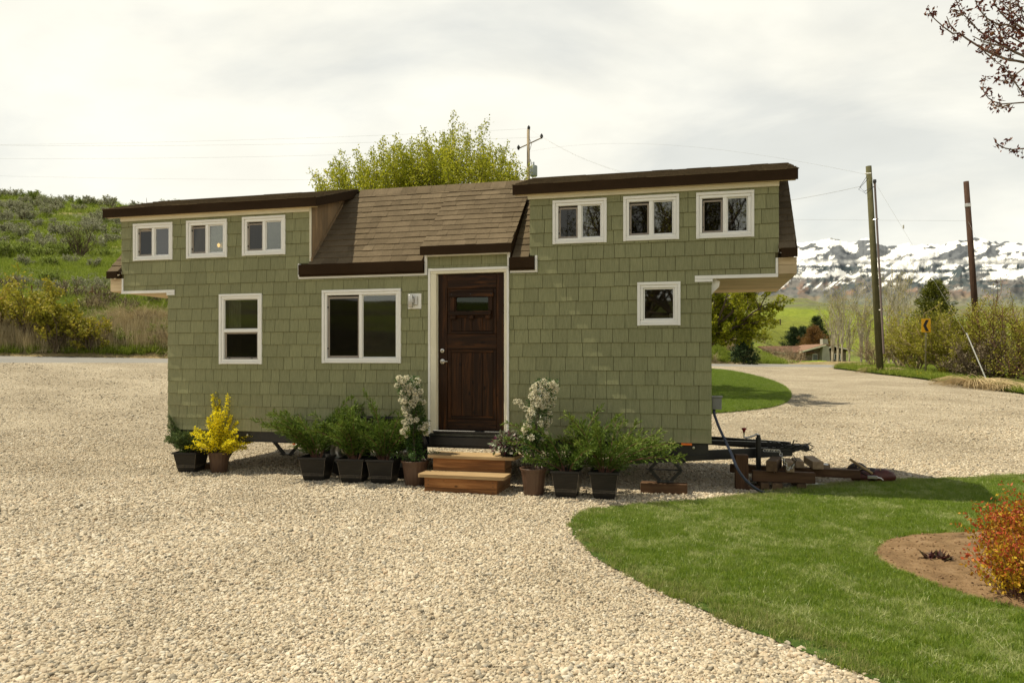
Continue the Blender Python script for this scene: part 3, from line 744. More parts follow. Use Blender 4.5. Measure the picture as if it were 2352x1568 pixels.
# ---- siding shakes, laid in courses
FENDS = [(-5.20, -3.66, .58, .72), (-5.11, -3.75, .71, .79), (-5.0, -3.88, .78, .84)]
blocks = [(a + .005, b - .005, c + .005, d - .005) for _, a, b, c, d in WINS] + [(DOORO[0] + .005, DOORO[1] - .005, .55, DOORO[3] - .005)]
blocks += [(-3.868, -3.676, 2.32, 2.532)]
def subtract(r, h):
    a, b, c, d = r; e, f, g_, k = h
    if e >= b or f <= a or g_ >= d or k <= c: return [r]
    out = []
    if c < g_: out.append((a, b, c, g_))
    if d > k: out.append((a, b, k, d))
    c2, d2 = max(c, g_), min(d, k)
    if a < e: out.append((a, e, c2, d2))
    if b > f: out.append((f, b, c2, d2))
    return out
EXPO = .178; pieces = []
def rects(i, z0, z1):
    if i < 11: return [(XL - .012, XR + .012, z0, z1)]
    if i == 11: return [(XL - .012, XR + .012, z0, z1), (UL + .03, XL - .012, 2.672, z1), (XR + .012, UR - .03, 2.672, z1)]
    if i == 12: return [(UL + .03, -5.515, z0, z1), (-5.515, -2.07, z0, 2.771), (-2.07, UR - .03, z0, z1)]
    if i == 13: return [(UL - .012, -5.515, z0, z1), (-5.515, -5.352, 2.99, z1), (-2.177, -2.07, 2.99, z1), (-2.07, UR + .012, z0, z1)]
    return [(UL - .012, -5.352, z0, z1), (-2.177, UR + .012, z0, z1)]
def lay(a, b, z0, z1, tag_=0):
    x = a
    while x < b - .001:
        w = random.choice([.135, .16, .175, .19, .2, .215, .235, .26]);
        if b - (x + w) < .12: w = b - x if b - x < .3 else (b - x) / 2
        pieces.append((x, x + w, z0, z1, tag_)); x += w
nc = int((3.79 - ZB) / EXPO) + 1
for i in range(nc):
    z0 = ZB + i * EXPO; z1 = min(z0 + EXPO, 3.73)
    if z1 - z0 < .02: continue
    for a, b, q0, q1 in rects(i, z0, z1): lay(a, b, q0, q1)
for z0, z1 in ((2.862, 2.90), (2.90, 3.045)): lay(-3.60, -2.463, z0, z1)
final = []
for (a, b, c, d, t_) in pieces:
    rs_ = [(a + .0028, b - .0028, c, d - .003)]
    for h in blocks + FENDS: rs_ = [q for r in rs_ for q in subtract(r, h)]
    for r in rs_:
        if r[1] - r[0] > .012 and r[3] - r[2] > .012: final.append((r, a, b, c, d))
def shake_mb(mb, a, b, c, d, c0, dj, rr):
    top = -.003; bot = -.016; full = EXPO
    t0 = max(0, min(1, (c - c0) / full)); t1 = max(0, min(1, (d - c0) / full))
    y0 = bot + (top - bot) * t0; y1 = bot + (top - bot) * t1; zb = c + (dj if t0 < .01 else 0)
    mb.prism([(y0, zb), (y1, d + .0), (-.0006, d + .0), (-.0006, zb)], a, b, 'X', rr)
final.sort(key=lambda q: -(q[0][1] - q[0][0]) * (q[0][3] - q[0][2]) * (1.15 if q[0][0] > -5 else 1))
rest = MB()
for k, (r, a, b, c, d) in enumerate(final):
    dj = random.uniform(-.003, .001); cc = ZB + math.floor((r[2] + .001 - ZB) / EXPO) * EXPO
    if k < 298:
        mb = MB(); shake_mb(mb, *r, cc, dj, 0.0); mb.build('siding_shingle', SAGE, wall)
    else: shake_mb(rest, *r, cc, dj, random.random())
rest.build('small_siding_shingles', SAGE, wall, kind='stuff')

# ---- end walls and back of the lower and upper body
mb = MB(); mb.box(XR - .09, XR, .09, DEP, ZB, ZS); mb.box(XL, XL + .09, .09, DEP, ZB, ZS); mb.box(XL, XR, DEP, DEP + .05, ZB, ZS)
mb.box(UL, UR, DEP - .05, DEP + .05, ZS + .001, 2.9)
for sx, x0 in ((1, XR), (-1, XL)):        # courses on the end walls
    for i in range(12):
        z0 = ZB + i * EXPO; z1 = min(z0 + EXPO, ZS)
        y = 0.002
        while y < DEP:
            w = random.choice([.15, .18, .2, .24]); y1 = min(y + w, DEP)
            o = len(mb.v); pr_ = [(x0 + sx * .013, z0), (x0 + sx * .003, z1), (x0 + sx * .0005, z1), (x0 + sx * .0005, z0)]
            mb.prism(pr_, y + .002, y1 - .002, 'Y'); y = y1
mb.build('end_wall', SAGE, house)
mb = MB(); mb.box(XL + .09, XR - .09, .09, DEP, ZB, ZB + .05); mb.box(XL + .09, XR - .09, DEP - .02, DEP - .003, ZB + .05, ZS)
mb.box(UL + .05, -5.4, .09, DEP - .06, ZS + .002, ZS + .05); mb.box(-2.15, UR - .05, .09, DEP - .06, ZS + .002, ZS + .05)
mb.box(-5.9, -5.82, .9, DEP - .03, ZB + .05, ZS); mb.box(-2.1, -2.02, .9, DEP - .03, ZB + .05, ZS)
mb.build('interior', INNER, house)
# gable ends (gambrel end boarded in pine) and eave returns
gp = [(.03, 2.672), (.03, 2.86), (RY, RZ - .12), (DEP - .03, 2.86), (DEP - .03, 2.672)]
for x0, x1 in ((GL + .03, GL + .07), (GR - .07, GR - .03)):
    MB().prism(gp, x0, x1).build('gable_end', RAWX, house)
for x0, x1 in ((GL + .001, UL - .003), (UR + .003, GR - .001)):
    for z0, z1 in ((2.668, 2.775), (2.778, 2.862)): MB().box(x0, x1, .004, .028, z0, z1).build('eave_return_board', RAWY, house)
# soffits: tongue and groove boards under the overhangs
for x0, x1 in ((GL, XL - .001), (XR + .001, GR)):
    n = 26; w = (DEP - .03) / n
    sf = MB().box(x0 + .002, x1 - .002, .03, DEP, 2.676, 2.69).build('soffit', RAWX, house)
    for i in range(n):
        MB().box(x0, x1, .03 + i * w + .003, .03 + (i + 1) * w - .003, 2.664, 2.675).build('soffit_board', RAWX, sf)
# white corner and band trim
mb = MB()
mb.box(UR - .028, UR - .001, -.018, -.001, 2.672, 2.858); mb.box(-.085, UR - .001, -.024, -.001, 2.628, 2.668)
mb.build('overhang_trim', WHITE, house)
MB().box(-.085, XR + .022, -.022, -.013, 2.592, 2.625).build('overhang_trim', WHITE, house)
mb = MB(); mb.box(UL + .001, UL + .028, -.018, -.001, 2.672, 2.858); mb.box(UL + .001, XL + .115, -.024, -.001, 2.628, 2.668); mb.build('overhang_trim', WHITE, house)
MB().box(XL - .022, XL + .115, -.022, -.013, 2.592, 2.625).build('overhang_trim', WHITE, house)
# flashing kick-outs at the wall ends
for x0, s_ in ((UR + .001, 1), (UL - .001, -1)):
    mb = MB(); mb.add([(x0, -.02, 2.93), (x0 + s_ * .05, -.03, 2.90), (x0 + s_ * .035, .06, 3.02), (x0, .06, 3.06), (x0, -.02, 2.97)], [(0, 1, 2, 3, 4)], .5); mb.build('flashing', VINYL, house)
# little triangular light bracket under the right loft
MB().prism([(XR + .002, 2.655), (XR + .11, 2.60), (XR + .10, 2.54), (XR + .002, 2.44)], .06, .16, 'Y').build('bracket', WHITE, house)

# ---- roofs
def slope_pt(P0, P1, s, off):
    L_ = math.hypot(P1[0] - P0[0], P1[1] - P0[1]); t = s / L_; ny, nz = -(P1[1] - P0[1]) / L_, (P1[0] - P0[0]) / L_
    return (P0[0] + (P1[0] - P0[0]) * t + ny * off, P0[1] + (P1[1] - P0[1]) * t + nz * off)
shingle_pool = []
def shingle_roof(parent, x0, x1, P0, P1, exposure=.135, start=0.0, widths=(.15, .19, .23, .28, .33), thin=False, prio=1):
    L_ = math.hypot(P1[0] - P0[0], P1[1] - P0[1]); s = start
    while s < L_ - .01:
        s1 = min(s + exposure + .03, L_); x = x0 - random.uniform(0, .15)
        while x < x1:
            w = random.choice(widths); a, b = max(x, x0), min(x + w, x1); x += w
            if b - a < .02: continue
            lift = random.choice([0, 0, .004]); dj = random.uniform(-.006, .006)
            q = [slope_pt(P0, P1, max(s + dj, 0), .001), slope_pt(P0, P1, max(s + dj, 0), .016 + lift), slope_pt(P0, P1, s1, .006), slope_pt(P0, P1, s1, .001)]
            shingle_pool.append((prio * (b - a) * (s1 - s), parent, q, a + .0012, b - .0012))
        s += exposure
def deck(name, x0, x1, P0, P1, th, mat=BROWN, parent=house):
    q = [P0, P1, slope_pt(P0, P1, math.hypot(P1[0] - P0[0], P1[1] - P0[1]), -th), slope_pt(P0, P1, 0, -th)]
    return MB().prism(q, x0, x1).build(name, mat, parent)
ME0 = (EY, EZ); MR0 = (RY, RZ)
mid = deck('main_roof', -5.352, -3.632, ME0, MR0, .05); TOP_ = (RY - .05, EZ + SLP * (RY - .05 - EY))
mid3 = deck('main_roof', -2.431, -2.175, ME0, MR0, .05)
mid2 = deck('main_roof', -3.631, -2.432, (.04, EZ + SLP * .10), MR0, .05)
shingle_roof(mid, -5.348, -3.65, ME0, TOP_, prio=1); shingle_roof(mid3, -2.40, -2.178, ME0, TOP_, prio=1)
s_top = math.hypot(1.0 - EY, SLP * (1.0 - EY)); s_top = math.floor(s_top / .135) * .135
shingle_roof(mid2, -3.65, -2.40, ME0, TOP_, start=s_top, prio=1)
for x0, x1 in ((GL, UL - .004), (UR + .004, GR)):
    e = deck('main_roof', x0, x1, ME0, MR0, .05); shingle_roof(e, x0, x1, ME0, MR0, prio=.8)
bk = deck('rear_roof', GL, GR, MR0, (DEP + .12, EZ), .05)
shingle_roof(bk, GL, GR, (DEP + .12, EZ), (RY + .004, RZ), exposure=.3, widths=(.9,), prio=.01)
# ridge caps along the middle
for i in range(13):
    x0 = -5.15 + i * .235
    if x0 > -2.3: break
    MB().prism([(RY - .125, RZ - .118), (RY - .12, RZ - .100), (RY, RZ + .022), (RY + .12, RZ - .10), (RY + .12, RZ - .12), (RY, RZ + .006)], x0, x0 + .242).build('ridge_cap', SHING, mid)
# door gable roof, proud of the main slope
DG0 = (-.09, 3.14); DG1 = (1.02, EZ + SLP * (1.02 - EY) + .02)
dg = deck('porch_roof', -3.65, -2.40, DG0, DG1, .045); shingle_roof(dg, -3.652, -2.398, DG0, DG1, prio=1.3)
for x0, x1 in ((-3.635, -3.62), (-2.43, -2.415)):
    MB().prism([(-.07, 3.055), (-.07, 3.12), (.93, 4.0), (.93, 3.94)], x0, x1).build('porch_cheek', CREAM, house)
MB().prism([(-.085, 3.02), (-.095, 3.135), (.98, 4.06), (.98, 3.99)], -2.412, -2.398).build('rake_board', BROWN, house)
MB().box(-3.66, -2.398, -.112, -.096, 3.03, 3.148).build('fascia', BROWN, house)
MB().box(-3.62, -2.43, -.095, -.003, 3.056, 3.062).build('porch_soffit', RAWX, house)
# white frame of the door gable
mb = MB(); mb.box(-3.625, -3.59, -.03, -.001, 2.775, 3.05); mb.box(-2.472, -2.437, -.03, -.001, 2.86, 3.05); mb.box(-3.589, -2.473, -.03, -.001, 3.022, 3.05)
mb.build('gable_trim', WHITE, house)
# main eave fascias and white band below
for x0, x1 in ((-5.49, -3.627), (-2.436, -2.098)):
    MB().box(x0, x1, -.082, -.062, 2.825, 2.965).build('fascia', BROWN, house)
    MB().box(x0, x1, -.06, -.002, 2.80, 2.83).build('eave_board', BROWN, house)
mb = MB(); mb.box(-5.515, -3.626, -.03, -.001, 2.772, 2.799); mb.box(-5.515, -5.492, -.05, -.001, 2.80, 2.985); mb.build('eave_trim', WHITE, house)
mb = MB(); mb.box(-2.436, -2.07, -.03, -.001, 2.772, 2.799); mb.box(-2.096, -2.07, -.05, -.001, 2.80, 2.985); mb.build('eave_trim', WHITE, house)
for x0, x1 in ((GL, UL - .03), (UR + .03, GR)): MB().box(x0, x1, -.08, -.06, 2.858, 2.962).build('fascia', BROWN, house)

# dormers
DF = (-.10, 3.888); DR_ = (1.22, 4.292)
for nm, x0, x1 in (('L', -8.745, -5.195), ('R', -2.378, 1.10)):
    dr = deck('dormer_roof', x0 + .02, x1 - .02, DF, DR_, .05, BROWN)
    shingle_roof(dr, x0 - .012, x1 + .012, (DF[0] - .02, DF[1] - .004), DR_, exposure=.14, prio=.35)
    MB().box(x0, x1, -.122, -.102, 3.768, 3.895).build('fascia', BROWN, house)
    for xa, xb in ((x0, x0 + .018), (x1 - .018, x1)):
        MB().prism([(-.10, 3.768), (-.10, 3.888), (RY + .02, 4.285), (RY + .02, 4.17)], xa, xb).build('rake_board', BROWN, house)
    MB().box(x0 + .02, x1 - .02, -.10, -.03, 3.771, 3.779).build('dormer_soffit', RAWX, house)
for x0, x1 in ((UL - .012, -5.352), (-2.20, UR + .012)):
    MB().box(x0, x1, -.03, -.001, 3.718, 3.770).build('frieze_board', CREAM, house)
MB().box(-5.352, -5.332, -.016, .01, 3.0, 3.775).build('corner_trim', CREAM, house)
# cheek of the left dormer: upright pine boards of falling length
ck = MB().prism([(.012, 3.0), (.012, 3.86), (RY, 4.24)], -5.352, -5.345).build('dormer_cheek', RAWX, house)
y = .015
def chz(y_): return EZ + SLP * (y_ - EY) + .012
def topz(y_): return 3.80 + (y_ + .1) * .306
while y < 1.0:
    y1 = min(y + .092, 1.1); z0a, z0b, z1a, z1b = chz(y), chz(y1 - .004), topz(y), topz(y1 - .004)
    if z1a - z0a < .03: break
    MB().prism([(y, z0a), (y1 - .004, z0b), (y1 - .004, max(z1b, z0b + .004)), (y, z1a)], -5.344, -5.331).build('cheek_board', CHEEKW, ck); y = y1
MB().prism([(-.02, chz(-.02) - .02), (-.02, chz(-.02) + .05), (.92, chz(.92) + .05), (.92, chz(.92) - .02)], -5.330, -5.31).build('cheek_flashing', CHEEKW, house)
MB().prism([(.0, 2.9), (.012, 3.79), (RY, 4.2)], -2.175, -2.165).build('dormer_cheek', SAGE, house)

shingle_pool.sort(key=lambda q: -q[0]); restm = {}
for k, (_, par, q, a, b) in enumerate(shingle_pool):
    if k < 290: MB().prism(q, a, b, 'X', 0.0).build('roof_shingle', SHING, par)
    else: restm.setdefault(par.name, (par, MB()))[1].prism(q, a, b)
for par, mb in restm.values(): mb.build('small_roof_shingles', SHING, par, kind='stuff')

# ---- windows
def window(kind, a, b, c, d, curtain=False):
    mb = MB(); y0 = -.030; t = TR
    mb.bbox(a, b, y0, -.001, d - t, d, .002); mb.bbox(a, a + t, y0 + .001, -.001, c, d - t - .001, .002); mb.bbox(b - t, b, y0 + .001, -.001, c, d - t - .001, .002); mb.bbox(a + t + .001, b - t - .001, y0 + .002, -.001, c + .003, c + t, .002)
    w = mb.build('window', WHITE, house)
    a, b, c, d = a + t + .001, b - t - .001, c + t + .001, d - t - .001; f = .036
    mb = MB(); ya, yb = -.018, .05
    mb.bbox(a, b, ya, yb, d - f, d, .004); mb.bbox(a, b, ya, yb, c, c + f, .004); mb.bbox(a, a + f, ya + .001, yb, c + f + .001, d - f - .001, .004); mb.bbox(b - f, b, ya + .001, yb, c + f + .001, d - f - .001, .004)
    # weep marks
    mb.build('frame', VINYL, w)
    ia, ib, ic, id_ = a + f + .001, b - f - .001, c + f + .001, d - f - .001
    def sash(x0, x1, z0, z1, y, nm, mat, fr, fmat, pane_mat, latch=None):
        mb = MB(); mb.bbox(x0, x1, y, y + .018, z1 - fr, z1, .002); mb.bbox(x0, x1, y, y + .018, z0, z0 + fr, .002); mb.bbox(x0, x0 + fr, y + .001, y + .017, z0 + fr, z1 - fr, .002); mb.bbox(x1 - fr, x1, y + .001, y + .017, z0 + fr, z1 - fr, .002)
        mb.build(nm, fmat, w)
        MB().box(x0 + fr, x1 - fr, y + .007, y + .010, z0 + fr, z1 - fr).build('pane', pane_mat, w)
    if kind in 'US':
        m = (ia + ib) / 2 + (.0 if kind == 'U' else -.01); mw = .024 if kind == 'U' else .022
        MB().bbox(m - mw, m + mw, -.012, .048, ic, id_, .003).build('mullion', VINYL, w)
        fr = .022 if kind == 'U' else .026
        sash(ia + .004, m - mw - .002, ic + .004, id_ - .02, .012, 'screen_frame', None, fr, TAUPE, SCREENG)
        sash(m + mw + .001, ib - .001, ic + .001, id_ - .001, .004, 'sash', None, .012, VINYL, GLASS)
        for zz in (ic + (id_ - ic) * .14, ic + (id_ - ic) * .80): MB().box(ia + .002, ia + .014, .004, .012, zz, zz + .022).build('latch', BLACK, w)
    elif kind == 'H':
        m = ic + (id_ - ic) * .47
        MB().bbox(ia, ib, -.012, .048, m - .02, m + .022, .003).build('meeting_rail', VINYL, w)
        sash(ia + .001, ib - .001, m + .023, id_ - .001, .002, 'sash', None, .010, VINYL, GLASS)
        sash(ia + .006, ib - .006, ic + .002, m - .021, .014, 'screen_frame', None, .022, TAUPE, SCREENG)
        for xx in (ia + .07, ib - .12): MB().box(xx, xx + .022, .004, .014, ic + .005, ic + .018).build('latch', BLACK, w)
    else:
        sash(ia + .001, ib - .001, ic + .001, id_ - .001, .002, 'sash', None, .016, VINYL, GLASS)
    # blackout return so the frame sits in a lined reveal
    return w
for k, wd in enumerate(WINS): window(*wd)
# things seen through the glass
mb = MB()
for i in range(9): mb.box(-6.73 + i * .022, -6.706 + i * .022, .098 + .012 * (i % 2), .106 + .012 * (i % 2), 1.6, 2.56)
mb.build('curtain', CURT, house)
em = bpy.data.materials.new('lamp_glow'); em.use_nodes = True; eb = em.node_tree.nodes['Principled BSDF']; eb.inputs['Emission Color'].default_value = (1, .55, .16, 1); eb.inputs['Emission Strength'].default_value = 4
for lx, lz in (facade(371, 534, .45), facade(503, 562, .45)):
    s_ = MB().lathe([(.0, .06), (.03, .055), (.055, -.05), (.0, -.05)], 12, (lx + .03, .52, lz)).build('sconce_shade', CREAM, house)
    MB().lathe([(.0, .035), (.02, .02), (.022, 0), (.012, -.03), (0, -.035)], 10, (lx, .44, lz - .01)).build('bulb', em, s_)
MB().box(-.40, -.28, .16, .20, 2.10, 2.22).build('striped_cushion', CURT, house)

# ---- door
dx0, dx1, dz0, dz1 = -3.449, -2.527, .695, 2.783
a, b, c, d = DOORO
mb = MB(); mb.bbox(a, b, -.034, -.001, d - .034, d, .002); mb.bbox(a, a + .03, -.033, -.001, c, d - .035, .002); mb.bbox(b - .03, b, -.033, -.001, c, d - .035, .002)
dt = mb.build('door_trim', WHITE, house)
mb = MB(); mb.bbox(a + .031, b - .031, -.025, .11, dz1 + .004, d - .035, .003); mb.bbox(a + .031, dx0 - .012, -.024, .11, c, dz1 + .003, .003); mb.bbox(dx1 + .012, b - .031, -.024, .11, c, dz1 + .003, .003)
mb.bbox(dx0 - .011, dx0 - .003, .0, .10, c + .05, dz1, .001); mb.bbox(dx1 + .003, dx1 + .011, .0, .10, c + .05, dz1, .001)
mb.build('door_frame', CREAM, house)
kx, kz_d = (dx1 - dx0) / 480., (dz1 - dz0) / 1155.
DX = lambda q: dx0 + (q - 100) * kx
DZ = lambda q: dz1 - (q - 180) * kz_d
Yd = .045
door = MB().box(dx0, dx1, Yd + .012, Yd + .04, dz0, DZ(625)).box(dx0, dx1, Yd + .012, Yd + .04, DZ(290), dz1).box(dx0, DX(230), Yd + .012, Yd + .04, DZ(625), DZ(290)).box(DX(465), dx1, Yd + .012, Yd + .04, DZ(625), DZ(290)).box(DX(230), DX(465), Yd + .012, Yd + .04, DZ(625), DZ(458)).box(DX(230), DX(465), Yd + .012, Yd + .04, DZ(350), DZ(290)).build('door', DOORV, house)
def dp(nm, x0, x1, z1, z0, y0, y1, mat, bev=.004): return MB().bbox(DX(x0), DX(x1), y0, y1, DZ(z0), DZ(z1), bev).build(nm, mat, door)
dp('stile', 100, 165, 180, 1335, Yd - .012, Yd + .012, DOORV); dp('stile', 524, 580, 180, 1335, Yd - .012, Yd + .012, DOORV)
dp('rail', 165.5, 523.5, 180, 290, Yd - .012, Yd + .012, DOORH); dp('rail', 165.5, 523.5, 627, 738, Yd - .012, Yd + .012, DOORH); dp('rail', 165.5, 523.5, 1256, 1335, Yd - .012, Yd + .012, DOORH)
for z1, z0 in ((290, 627), (738, 1256)):     # ogee moulding inside each panel
    for x0, x1, q1, q0 in ((166, 192, z1, z0), (498, 523, z1, z0), (192, 498, z1, z1 + 24), (192, 498, z0 - 24, z0)): dp('moulding', x0, x1, q1, q0, Yd - .004, Yd + .012, DOORV if x1 - x0 < 40 else DOORH, .006)
for i in range(4):
    x0 = 193 + i * 76.2; dp('plank', x0 + .8, x0 + 75.4, 763, 1231, Yd + .001, Yd + .0118, DOORV, .003); dp('plank', x0 + .8, x0 + 75.4, 505, 602, Yd + .001, Yd + .0118, DOORV, .003)
dp('window_bar', 178, 502, 318, 352, Yd - .03, Yd - .002, DOORH); dp('window_bar', 188, 220, 352.5, 456, Yd - .022, Yd - .002, DOORV); dp('window_bar', 464, 494, 352.5, 456, Yd - .022, Yd - .002, DOORV)
dp('backing', 192, 498, 300, 320, Yd - .001, Yd + .0118, DOORH); dp('backing', 192, 229, 320, 505, Yd - .001, Yd + .0118, DOORV); dp('backing', 466, 498, 320, 505, Yd - .001, Yd + .0118, DOORV); dp('backing', 230, 465, 459, 505, Yd - .001, Yd + .0118, DOORH)
dp('shelf', 180, 488, 456.5, 487, Yd - .055, Yd - .002, DOORH)
for x0 in (190, 320, 443): dp('dentil', x0, x0 + 42, 487.5, 515, Yd - .042, Yd + .0, DOORV, .006)
for x0 in (196, 335, 484): dp('nail_head', x0, x0 + 9, 328, 336, Yd - .034, Yd - .030, BLACK, .001)
MB().box(DX(230), DX(465), Yd + .018, Yd + .022, DZ(458), DZ(350)).build('pane', GREENG, door)
MB().box(DX(226), DX(469), Yd + .0245, Yd + .03, DZ(462), DZ(346)).build('window_blind', flat('green_blind', (.055, .065, .012), .6), door)
def disc(nm, q, p, r, y0, y1, mat=STEEL, par=door):
    o = MB(); o.lathe([(0, 0), (r, 0), (r, y1 - y0 - .004), (r - .005, y1 - y0), (0, y1 - y0)], 20); M = Matrix.Translation((DX(q), y1, DZ(p))) @ Matrix.Rotation(R(90), 4, 'X')
    o.v = [tuple(M @ Vector(v)) for v in o.v]; return o.build(nm, mat, par, True)
disc('deadbolt', 131, 748, .030, Yd - .033, Yd - .012); disc('keyhole', 131, 748, .011, Yd - .038, Yd - .033, BLACK)
disc('lever_rose', 131, 828, .036, Yd - .024, Yd - .012)
MB().tube([(DX(131), Yd - .024, DZ(828)), (DX(131), Yd - .055, DZ(828)), (DX(140), Yd - .062, DZ(828)), (DX(177), Yd - .062, DZ(828))], [.012, .012, .009, .007], 8).build('lever', STEEL, door, True)
MB().bbox(-3.50, -2.48, -.045, .11, .655, .692, .006).build('threshold', BLACK, house)
MB().bbox(-3.56, -2.462, -.03, .1, .612, .652, .004).build('sill', flat('worn_sill', (.03, .034, .028), .4, .5, 0, .6, 14), house)
# wall lamp, outlet
wlm = MB().bbox(-3.868, -3.676, -.026, -.001, 2.322, 2.530, .003).build('wall_lamp', WHITE, house)
MB().lathe([(0, 0), (.033, 0), (.034, .004), (.034, .158), (.033, .162), (0, .162)], 24, (-3.808, -.075, 2.34)).build('lamp_tube', STEEL, wlm, True)
MB().bbox(-3.765, -3.722, -.055, -.026, 2.375, 2.49, .003).box(-3.79, -3.765, -.085, -.03, 2.40, 2.46).build('lamp_mount', STEEL, wlm)
ol = MB().bbox(-2.065, -1.965, -.03, -.001, 1.135, 1.315, .004).build('outlet_cover', flat('grey_plastic', (.62, .62, .58), .4, .4), house)
MB().bbox(-2.045, -1.985, -.040, -.030, 1.16, 1.285, .003).build('flap', VINYL, ol)
gb = MB().bbox(XR + .014, XR + .13, .06, .22, 1.02, 1.165, .004).build('electric_box', GREY, house)
MB().bbox(XR + .01, XR + .142, .045, .235, 1.166, 1.184, .003).build('box_lid', GREY, gb); MB().tube([(.145, .14, 1.02), (.145, .14, .975)], .02, 10).build('cable_gland', BLACK, gb)

# ---- trailer
mb = MB(); mb.bbox(XL + .02, XR - .03, .02, .07, .455, .604, .004); mb.bbox(XL + .02, XR - .03, .0, .09, .455, .463, .002); mb.bbox(XL + .02, XR - .03, .0, .0195, .595, .604, .001); mb.bbox(XL + .02, XR - .03, DEP - .09, DEP - .03, .455, .604, .004)
for i in range(12): mb.box(XL + .1 + i * .66, XL + .15 + i * .66, .08, DEP - .1, .50, .60)
fr = mb.build('trailer_frame', BLACK, house)
MB().bbox(-3.56, -2.46, -.028, -.001, .49, .605, .004).build('step_beam', BLACK, house)
for x in (-7.3, -6.35, -5.4, -2.95, -2.0, -.9, -.1):
    disc_ = MB().lathe([(0, 0), (.018, 0), (.015, .01), (0, .012)], 10); M = Matrix.Translation((x, -.0, .55)) @ Matrix.Rotation(R(90), 4, 'X'); disc_.v = [tuple(M @ Vector(v)) for v in disc_.v]; disc_.build('bolt', STEEL, fr)
# fender arch
prof = [(-5.26, .50), (-5.24, .62), (-5.17, .75), (-5.05, .83), (-4.90, .862), (-3.98, .862), (-3.83, .82), (-3.70, .73), (-3.60, .60), (-3.57, .50)]
mb = MB()
inn = [(-5.21, .50), (-5.19, .61), (-5.13, .72), (-5.03, .795), (-4.89, .825), (-3.99, .825), (-3.85, .785), (-3.74, .70), (-3.65, .59), (-3.62, .50)]
for i in range(len(prof) - 1):
    mb.prism([prof[i], prof[i + 1], inn[i + 1], inn[i]], -.05, -.002, 'Y'); mb.prism([prof[i], prof[i + 1], inn[i + 1], inn[i]], -.001, .30, 'Y')
mb.build('fender', flat('fender_paint', (.014, .016, .022), .22, .6), house)
MB().prism(inn, .05, .06, 'Y').build('wheel_well', BLACK, house)
for cx_ in (-4.87, -4.02):
    w = MB().lathe([(.20, -.09), (.33, -.09), (.355, -.07), (.36, 0), (.355, .07), (.33, .09), (.20, .09)], 36)
    M = Matrix.Translation((cx_, .13, .36)) @ Matrix.Rotation(R(90), 4, 'X'); w.v = [tuple(M @ Vector(v)) for v in w.v]; wh = w.build('wheel', RUBBER, house, True)
    w = MB().lathe([(0, .02), (.05, .035), (.06, .0), (.15, -.01), (.19, .06), (.205, .085), (.205, -.08)], 30); w.v = [tuple(M @ Vector(v)) for v in w.v]; w.build('rim', STEEL, wh, True)
# reflectors, hitch tongue
ORG = flat('orange_reflector', (.75, .16, .02), .3, .5)
MB().bbox(-.25, -.12, -.018, -.002, .577, .603, .003).build('reflector', ORG, house); MB().bbox(-5.62, -5.58, -.02, -.002, .43, .455, .003).build('reflector', ORG, house)
def beam(mb, p, q, h, w):
    p = Vector(p); q = Vector(q); d = (q - p); d.z = 0; n = Vector((-d.y, d.x, 0)).normalized() * w / 2
    P = [p - n, p + n, q + n, q - n]; vs_ = [tuple(v - Vector((0, 0, h / 2))) for v in P] + [tuple(v + Vector((0, 0, h / 2))) for v in P]
    mb.add(vs_, [(3, 2, 1, 0), (4, 5, 6, 7), (0, 1, 5, 4), (1, 2, 6, 5), (2, 3, 7, 6), (3, 0, 4, 7)], .5)
cp = spot(1838, 9.95); CX_, CY_ = cp
mb = MB(); beam(mb, (-1.0, .06, .372), (CX_ - .12, CY_ - .03, .415), .128, .055); beam(mb, (-.9, DEP - .2, .46), (CX_ - .12, CY_ + .05, .47), .12, .055)
beam(mb, (-.2, 1.2, .50), (CX_ - .25, CY_ + .01, .50), .05, .08)
tg = mb.build('hitch_tongue', BLACK, house)
mb = MB(); mb.prism([(CX_ - .26, .36), (CX_ - .26, .50), (CX_ - .02, .505), (CX_ + .10, .475), (CX_ + .11, .44), (CX_ + .0, .44), (CX_ - .1, .40)], CY_ - .06, CY_ + .06, 'Y')
mb.lathe([(0, .045), (.03, .04), (.045, .01), (.045, -.03), (.02, -.04)], 14, (CX_ + .07, CY_, .465)); mb.tube([(CX_ - .1, CY_ - .02, .50), (CX_ - .08, CY_ - .02, .56), (CX_ - .04, CY_ - .02, .55)], .01, 6)
mb.build('coupler', BLACK, tg)
jx, jy = spot(1742, 9.75)
mb = MB(); mb.tube([(jx, jy, .08), (jx, jy, .62)], .033, 14); mb.tube([(jx, jy, .60), (jx, jy, .655)], .024, 12); mb.bbox(jx - .11, jx + .11, jy - .09, jy + .09, .055, .075, .005); tj = mb.build('tongue_jack', BLACK, house)
MB().tube([(jx, jy, .65), (jx - .02, jy, .665), (jx - .06, jy, .64), (jx - .15, jy, .61), (jx - .18, jy, .62), (jx - .18, jy, .68)], .013, 8).build('crank', STEEL, tj)
MB().lathe([(0, 0), (.012, .0), (.02, .03), (.034, .045), (.032, .06), (0, .065)], 14, (jx - .18, jy, .68)).build('crank_knob', flat('red_knob', (.22, .012, .012), .35, .4), tj, True)
